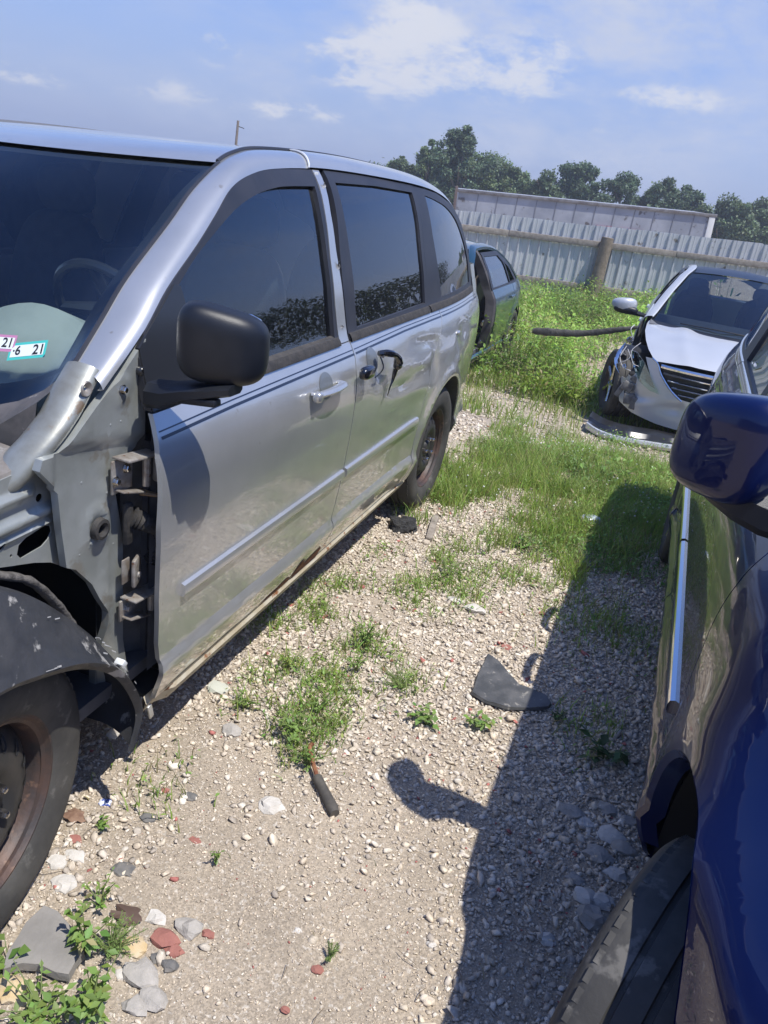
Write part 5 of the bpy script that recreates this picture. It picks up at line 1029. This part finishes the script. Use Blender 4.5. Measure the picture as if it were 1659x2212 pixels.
# ---------------- dark green sedan ----------------
GO=(-1.83,6.05,-.445)
rg=empty('sedan',GO,'dark teal green sedan missing its front door, parked beyond the silver minivan','sedan')
M_TEAL=mat('dark_teal_paint',(.012,.06,.085),(.014,.066,.09),scale=3,rough=.28,metal=.5,coat=1,coat_r=.03)
Tg,wg,Wg,dg_=sedan('teal',rg,GO,.87,M_TEAL,L=4.45,wb=(1.0,3.72),open_side=1,front=True,roofz=1.45,rim=M_NUT,glass_m=glass('green_tint_glass',(.32,.46,.42),1.2,dust=.1))
d0,d1,d2=dg_[:3]
q=MB(); ys=cr([(d1-.10,1.40),(d1-.05,1.15),(d1-.02,.95),(d1-.06,.6),(d1-.05,.32)],5); q.loft([[Tg(wg(y,z)-.01,y+.05,z) for y,z in ys],[Tg(wg(y,z)-.002,y+.03,z) for y,z in ys],[Tg(wg(y,z)-.02,y-.005,z) for y,z in ys],[Tg(wg(y,z)-.12,y-.02,z) for y,z in ys]]); q.build('b_pillar',mat('worn_pillar_trim',(.045,.04,.04),(.09,.085,.085),scale=5,rough=.5),rg)
q=MB(); q.box(Tg(.76,d1-.16,.62),(.03,.05,.07),bev=.01); q.box(Tg(.77,d1-.15,.40),(.03,.04,.05),bev=.01); q.build('door_striker',M_NUT,rg)
rows=[]
MB().loft([[Tg(-.6*u,dg_[0]+.3,1.1) for u in (0,1)],[Tg(-.6*u,dg_[0]+.3,1.1) for u in (0,1)]])
q=MB(); q.tube([Tg(.0,d2-.2,1.43),Tg(.0,d2-.14,1.55)],[.02,.004],8); q.build('roof_antenna',M_BLK,rg)
rows=[]
for y,zc in ((.05,.72),(.2,.80),(.7,.88),(1.1,.93),(1.42,.955)): rows.append([Tg(u*(.66+.12*min(1,y)),y-.12*(1-u*u),zc+.02*(1-u*u)-.03*abs(u)**3) for u in np.linspace(-1,1,17)])
MB().loft(rows).build('hood',M_TEAL,rg)
rows=[[Tg(.78*math.cos(a),.30-.30*math.sin(a)+dy,z) for a in np.linspace(0,math.pi,20)] for z,dy in ((.22,.03),(.4,0),(.6,0),(.74,.03))]; MB().loft(rows).build('front_bumper',M_TEAL,rg)
# ---------------- debris lying between the cars ----------------
def slab(name,pxs,h,m,label,cat,lift=.016,z=None,tilt=0,group=None,jit=.0):
    P=[G(x,y,z) for x,y in pxs]; n=len(P); q=MB(); zz=lambda p:p[2]+lift+.008*(nz(p[0]*4,p[1]*4))*0+tilt*(p[1]-P[0][1])
    c=np.mean(np.array(P),0); top=[(p[0],p[1],zz(p)+h) for p in P]; bot=[(p[0]+(p[0]-c[0])*.03,p[1]+(p[1]-c[1])*.03,zz(p)) for p in P]
    bm=bmesh.new(); vs=[bm.verts.new(p) for p in top]; f=bm.faces.new(vs); r=bmesh.ops.triangulate(bm,faces=[f]); bmesh.ops.subdivide_edges(bm,edges=bm.edges[:],cuts=2,use_grid_fill=True); bm.verts.index_update()
    for v in bm.verts: v.co.z+=jit*nz(v.co.x*14,v.co.y*14)
    V=[tuple(v.co) for v in bm.verts]; F=[[v.index for v in f.verts] for f in bm.faces]; bm.free(); q.add(V,F); q.add(top+bot,[(i,(i+1)%n,n+(i+1)%n,n+i) for i in range(n)]); o=q.build(name,m,None,ang=30); return tag(o,label,cat,group)
M_SLATE=mat('grey_slab_stone',(.20,.19,.175),(.26,.245,.225),scale=9,rough=.85,bump=.4,bscale=30)
def z8(L): return [(x*.48,1460+y*.48) for x,y in L]
slab('stone_slab',z8([(200,1085),(262,1110),(340,1200),(378,1290),(345,1330),(310,1395),(250,1385),(180,1350),(100,1345),(20,1372),(35,1300),(90,1220),(120,1160)]),.022,M_SLATE,'flat grey stone slab beside the front tyre of the silver minivan','stone',jit=.006)
M_BPL=mat('dusty_black_plastic_sheet',(.055,.057,.058),(.10,.10,.10),scale=14,rough=.55,bump=.15,bscale=40,c3=(.22,.21,.19),s3=30,t3=.65)
o=slab('plastic_fragment',[(1052,1424),(1076,1440),(1100,1470),(1118,1490),(1145,1500),(1175,1513),(1187,1530),(1180,1538),(1140,1541),(1095,1540),(1050,1527),(1018,1507),(1030,1470)],.010,M_BPL,'curved triangular black plastic panel lying half in the shadow','car part',jit=.004)
for x,y in ((1062,1520),(1120,1531),(1160,1533),(1098,1528)):
    g=G(x,y); q=MB(); q.lathe([(.0,.005),(.002,.004),(.002,0)],(g[0],g[1],g[2]+.014),Matrix.Rotation(-math.pi/2,3,'Y'),10); q.build('rivet_hole',M_DARK,o)
slab('plastic_sheet',[(1285,1092),(1300,1086),(1350,1095),(1405,1112),(1408,1122),(1380,1130),(1330,1122),(1290,1108)],.012,M_BPL,'long grey plastic panel in the shade beside the blue minivan','car part',jit=.006)
M_WD=mat('grey_broken_board',(.34,.30,.25),(.22,.19,.16),scale=18,rough=.9,bump=.5,bscale=50)
def board(pa,pb,w,h,label,m=M_WD,name='wood_board',lift=.008):
    a,b=Vector(G(*pa)),Vector(G(*pb)); d=b-a; L=d.length; ang=math.atan2(d.y,d.x); q=MB(); R=Matrix.Rotation(ang,3,'Z')@Matrix.Rotation(-math.asin(d.z/L),3,'Y'); q.box((a+b)/2+Vector((0,0,h/2+lift)),(L,w,h),R,bev=.003)
    return tag(q.build(name,m,None,ang=30),label,'board')
board((1254,1168),(1264,1232),.055,.018,'short pale board lying in the blue minivan shadow')
board((1190,938),(1240,968),.07,.02,'grey broken board in the grass, farther of two'); board((1172,1000),(1222,985),.09,.02,'pale splintered board in the grass, nearer of two')
board((940,1122),(925,1172),.035,.02,'splintered grey wood piece just behind the black asphalt chunk')
# asphalt chunk
def lump(name,px,r,m,label,cat,sq=(1,1,.6),seed=0,am=.3,fr=5,sub=3):
    g=Vector(G(*px)); bm=bmesh.new(); bmesh.ops.create_icosphere(bm,subdivisions=sub,radius=1)
    for v in bm.verts:
        d=v.co.normalized(); k=1+am*noise.noise(d*1.6+Vector((seed,0,0)))+am*.6*noise.noise(d*fr+Vector((0,seed,0))); v.co=Vector((d.x*sq[0],d.y*sq[1],d.z*sq[2]))*k*r
    bm.verts.index_update(); V=[tuple(v.co+g+Vector((0,0,r*sq[2]*.30))) for v in bm.verts]; F=[[v.index for v in f.verts] for f in bm.faces]; bm.free(); return tag(link(name,V,F,m,None,ang=28),label,cat)
M_ASP=mat('black_asphalt',(.022,.022,.024),(.05,.05,.05),scale=50,rough=.85,bump=1,bscale=160)
lump('asphalt_chunk',(868,1142),.085,M_ASP,'lumpy black asphalt chunk on gravel by the rear wheel of the silver minivan','rubble',(1.05,.8,.55),3,.5,6)
M_BRK=mat('broken_red_brick',(.33,.14,.11),(.27,.11,.09),scale=20,rough=.9,bump=.4,bscale=80)
M_WST=mat('pale_limestone',(.60,.57,.52),(.48,.45,.40),scale=16,rough=.9,bump=.5,bscale=70)
M_YST=mat('ochre_stone',(.52,.38,.20),(.56,.47,.33),scale=20,rough=.9,bump=.4,bscale=70)
M_GST=mat('dark_grey_stone',(.12,.12,.12),(.20,.185,.165),scale=20,rough=.85,bump=.4,bscale=70)
M_MST=mat('mottled_grey_stone',(.33,.31,.28),(.42,.39,.35),scale=25,rough=.9,bump=.5,bscale=70)
DB=[((1095,1400),.026,M_BRK,'red brick chip on pale gravel beyond the black plastic panel'),((1083,1414),.014,M_BRK,'tiny red brick chip nearest the tip of the black plastic panel'),
(z8([(740,1190)])[0],.036,M_BRK,'largest red brick piece among the stones in the left foreground'),(z8([(785,1240)])[0],.022,M_BRK,'squat dull red brick piece touching the largest one'),(z8([(938,1165)])[0],.017,M_BRK,'small red brick chip right of the mottled stone in the foreground'),
(z8([(338,740)])[0],.022,M_BRK,'upright red brick piece next to the front tyre of the silver minivan'),(z8([(880,745)])[0],.018,M_BRK,'red brick chip alone on bare sand in the middle foreground'),(z8([(1430,1325)])[0],.016,M_BRK,'round red brick chip beside a feathery weed'),(z8([(1285,1505)])[0],.012,M_BRK,'red brick chip at the bottom edge of the picture'),(z8([(742,518)])[0],.013,M_BRK,'red brick chip near the shaded edge under the door'),
((938,1215),.016,M_BRK,'faint red brick chip on gravel past the asphalt chunk'),((1170,1325),.016,M_BRK,'red brick chip at the edge of the blue minivan shadow'),
(z8([(703,1095)])[0],.028,M_WST,'bright white stone flake above the largest brick piece'),(z8([(850,1140)])[0],.038,M_MST,'mottled grey white stone right of the largest brick piece'),(z8([(605,1225)])[0],.034,M_YST,'ochre stone beside the feathery green weed'),(z8([(340,815)])[0],.030,M_WST,'pale block stone by the front tyre, nearer than the upright brick'),(z8([(260,845)])[0],.030,M_WST,'pale stone touching the front tyre'),(z8([(290,940)])[0],.035,M_WST,'flat white stone under the front tyre bulge'),
(z8([(640,1350)])[0],.045,M_MST,'large rough grey stone at the lower left'),(z8([(690,1455)])[0],.036,M_MST,'smooth beige grey stone at the bottom edge'),(z8([(610,1490)])[0],.03,M_MST,'grey stone at the bottom left beside the green weeds'),(z8([(550,1345)])[0],.020,M_WST,'small white stone in front of the grey slab'),(z8([(65,1420)])[0],.045,M_YST,'yellowish stone in the bottom left corner'),
(z8([(765,1305)])[0],.022,M_GST,'angular dark slate stone below the brick pieces'),(z8([(707,1275)])[0],.018,M_GST,'dark slate chip left of the angular slate stone'),(z8([(552,880)])[0],.034,M_GST,'crumbly dark asphalt clump on sand left of centre'),(z8([(665,645)])[0],.026,M_GST,'triangular dark slate fragment on sand near the front tyre'),(z8([(860,545)])[0],.020,M_GST,'dark slate flake pressed into sand below the door'),
(z8([(1045,250)])[0],.036,M_MST,'round grey stone disc in the sand below the door'),((1025,1318),.05,M_WST,'long pale limestone lump in gravel ahead of the black plastic panel'),((985,1300),.04,M_WST,'pale limestone beside the low green weeds'),((1010,1392),.022,M_WST,'white stone left of the red brick chip'),
(z8([(1215,590)])[0],.040,M_WST,'bright flat limestone worn into the sand by the hose end'),(z8([(1340,1150)])[0],.012,M_WST,'white pebble in the middle foreground'),((932,2042),.014,M_WST,'bright white shard near the bottom of the bare sand')]
for i,(p,r,m,l) in enumerate(DB):
    kn='brick_fragment' if m is M_BRK else 'stone'
    lump(kn,p,r*.88,m,l,'brick fragment' if m is M_BRK else 'stone',(1.1,.8,.45),i*1.7,.42,2.3,2)
# larger loose stones in the shade by the blue minivan wheel
SH=[(1265,1780),(1310,1750),(1290,1850),(1330,1890),(1345,1835),(1370,1940),(1300,1950),(1275,1985),(1345,2015),(1265,1940),(1240,1900),(1380,1905),(1320,1810),(1355,1775),(1235,1755),(1180,2030),(1385,1990),(1395,2045)]
for i,p in enumerate(SH): lump('stone',p,.022+.016*((i*7)%5)/4,M_MST if i%3 else M_WST,None,None,(1.15,.85,.5),i*2.1+40,.5,3.0,2); o=COL.objects[-1]; tag(o,'rough grey stone in the shade beside the blue minivan front wheel','stone','loose stones in the shade of the blue minivan')
# translucent white plastic block, white crumpled part, blue white scrap, silver shell
lump('plastic_scrap',(472,1487),.048,mat('milky_plastic',(.52,.53,.46),rough=.4),'milky white angular plastic scrap under the front door edge','scrap',(1,.8,.35),9,.5,2,1)
lump('plastic_scrap',(1068,795),.16,mat('crumpled_white',(.7,.7,.68),rough=.5),'crumpled white plastic beside the teal sedan','scrap',(1.1,.7,.5),12,.8,4,3)
lump('litter',z8([(470,572)])[0],.018,mat('blue_white_wrapper',(.75,.78,.85),(.04,.08,.35),scale=60,rough=.4,lo=.48,hi=.52),'crumpled blue and white wrapper near the front tyre','litter',(1,.7,.4),15,.7,4,2)
q=MB(); g=Vector(G(1272,1135)); q.loft(sup(g+Vector((0,0,.03)),(.075,.045,.035),2.3,20,12,None,Matrix.Rotation(.5,3,'Z')),True); tag(q.build('mirror_cap',mat('pale_blue_shell',(.48,.54,.66),rough=.3,coat=.6),None),'pale blue plastic shell lying half in the shadow edge','car part')
# leaf litter
def dead_leaf(px,s,m,label,seed):
    g=Vector(G(*px)); q=MB(); n=18; r=[]
    for k in range(n): a=2*math.pi*k/n; rr=s*(.62+.38*abs(math.cos(2.5*a))+.1*nz(k,seed)); r.append(g+Vector((math.cos(a)*rr,math.sin(a)*rr*.7,.012+.35*s*nz(math.cos(a)*2+seed,math.sin(a)*2))))
    q.add([g+Vector((0,0,.02))]+r,[(0,1+k,1+(k+1)%n) for k in range(n)]); return tag(q.build('dead_leaf',m,None,ang=60),label,'leaf')
M_DL=mat('brown_dead_leaf',(.16,.09,.06),(.24,.15,.10),scale=40,rough=.8); dead_leaf(z8([(335,640)])[0],.038,M_DL,'curled brown leaf against the front tyre',1); dead_leaf(z8([(570,1090)])[0],.045,mat('dark_dead_leaf',(.10,.065,.05),rough=.6),'dark curled leaf beside the feathery weed in the foreground',4)
# rubber handled rod
a,b,c=Vector(G(667,1640)),Vector(G(686,1695)),Vector(G(722,1768)); h=Vector((0,0,.018)); rt=empty('rod',(b.x,b.y,b.z),'rusty rod with a black rubber grip, poking out of green weeds','rod')
q=MB(); q.tube(cr([a+Vector((0,.02,.05)),a+Vector((0,0,.035)),b+h],4),.007,8); q.build('metal_rod',M_RUST,rt)
q=MB(); q.tube(cr([b+h-(c-b)*.12,b+h,b.lerp(c,.5)+h,c+h],4),[.007,.010,.014,.016,.016,.016,.016,.016,.017,.017,.018,.018,.014],12); q.build('rubber_grip',mat('dusty_grip_rubber',(.10,.09,.075),(.06,.055,.05),scale=20,rough=.8),rt)
# plants one can point at
def plant(px,kind,h,n,label,seed,ls=.03,spread=.05,col=(.20,.31,.075)):
    n=int(n*1.3); ls*=.74
    r=np.random.default_rng(seed); g=np.array(G(*px)); root=empty('weed_plant',tuple(g),label,'plant'); q=MB(); L=[];S=[];D=[]
    for k in range(n):
        a=r.random()*6.28; le=spread*(.3+r.random()); hh=h*(.5+.6*r.random()); tip=g+np.array([math.cos(a)*le,math.sin(a)*le,hh]); mid=g+np.array([math.cos(a)*le*.35,math.sin(a)*le*.35,hh*.6]); q.tube([g,mid,tip],[.0022,.0017,.0008],5,cap=False)
        m={'leafy':7,'feathery':38,'rosette':3}[kind]
        for j in range(m):
            t=.3+.7*(j+1)/m; p=g*(1-t)**2+2*mid*t*(1-t)+tip*t*t; L.append(p); S.append(ls*(.6+.6*r.random())*(1 if kind!='feathery' else .5)*(1.1-.5*t if kind=='leafy' else 1)); D.append(r.random()*6.28)
    q.build('stem',mat('green_stem',(.14,.18,.06),rough=.7),root); L=np.array(L); S=np.array(S); global rng; sv=rng; rng=r
    V,F,C=leaves(L,S,gcol(len(L),col,.2,.02),.55 if kind!='feathery' else .9,{'leafy':.5,'feathery':.18,'rosette':.62}[kind],np.array(D)); rng=sv; fast('leaves',V,F,C,M_LEAF,root,origin=tuple(g))
for a in (((665,1655),'leafy',.09,9,'bright green leafy weed around the base of the rusty rod',1,.030,.06),((640,1600),'leafy',.11,16,'dense leafy weed clump left of the rod, largest in the aisle',2,.040,.09),((690,1540),'leafy',.10,8,'upright leafy weed behind the dense clump',3,.028,.07),((785,1400),'leafy',.13,12,'tall leafy weed standing in the middle of the gravel',4,.030,.06),((770,1450),'leafy',.09,8,'leafy weed just in front of the tall one on the gravel',5,.026,.05),((865,1490),'feathery',.08,16,'feathery green weed on gravel left of the black plastic panel',6,.024,.08),((530,1530),'leafy',.06,10,'low leafy weed near the shaded door sill',7,.024,.07),((925,1570),'rosette',.05,9,'flat leaf rosette on sand below the feathery weed',8,.050,.06),((1040,1570),'rosette',.05,7,'small leaf rosette at the edge of the mirror shadow',9,.040,.05),((465,1870),'leafy',.06,3,'little lone seedling on bare sand',10,.026,.03),((712,2075),'feathery',.05,7,'tiny feathery weed beside a red brick chip',11,.02,.025),((240,2070),'feathery',.09,20,'dark green feathery weed in the left foreground',12,.026,.06),((185,2060),'leafy',.12,6,'tall blade leafed weed beside the stone slab',13,.055,.05),((200,2180),'leafy',.09,12,'broad leafed weed at the bottom left',14,.055,.08),((215,1960),'leafy',.08,5,'thin weed with narrow leaves above the feathery one',15,.034,.05),((225,1790),'rosette',.03,4,'small two leaf sprout near the blue wrapper',16,.03,.025),((90,2200),'leafy',.08,10,'sprawling weed in front of the stone slab',17,.05,.09),((20,2090),'rosette',.06,5,'round leafed sprout at the left edge by the tyre',18,.045,.04),((1305,1640),'rosette',.07,8,'long leafed weed in the blue minivan shadow',19,.07,.07,(.07,.13,.05)),((1200,1560),'leafy',.07,6,'shaded weed at the shadow edge',20,.03,.05,(.07,.13,.05)),((625,1440),'leafy',.07,8,'yellow green weed above the dense clump',21,.026,.06,(.27,.36,.07)),((1130,1190),'leafy',.10,7,'spiky weed on gravel short of the grass',22,.045,.06),((1055,1200),'leafy',.12,5,'slim upright weed in the gravel beyond the low weeds',23,.03,.04),((960,1245),'leafy',.08,12,'green weed patch in the gravel behind the limestone',24,.024,.09)): plant(*a)
# twigs
q=MB()
for k in range(60):
    x,y=rng.uniform(-.3,1.1),rng.uniform(-.5,2.8); a=rng.random()*6.28; L=.012+.03*rng.random(); z=float(g0(x,y))+.012*nz(x,y,1.7)+.01; q.tube([(x,y,z),(x+math.cos(a)*L,y+math.sin(a)*L,z+.006),(x+math.cos(a+.12)*L*1.9,y+math.sin(a+.12)*L*1.9,z+.002)],.0009,4)
tag(q.build('twigs',mat('dry_twig',(.16,.12,.08),(.28,.23,.17),scale=9,rough=.9),None,origin=(0,1,0)),kind='stuff')
# greener soil where the verge grows over, as ground colour

hm=bpy.data.materials.new('haze_air'); hm.use_nodes=True; nt=hm.node_tree; nt.nodes.clear(); ho=nt.nodes.new('ShaderNodeOutputMaterial'); hv=nt.nodes.new('ShaderNodeVolumePrincipled'); hv.inputs['Density'].default_value=.0021; hv.inputs['Color'].default_value=(.86,.91,1,1); hv.inputs['Anisotropy'].default_value=.3; nt.links.new(hv.outputs[0],ho.inputs['Volume'])
hz=MB(); hz.box((0,35,3.5),(304,234,21)); hzo=hz.build('haze',hm,None,smooth=False); tag(hzo,kind='stuff')
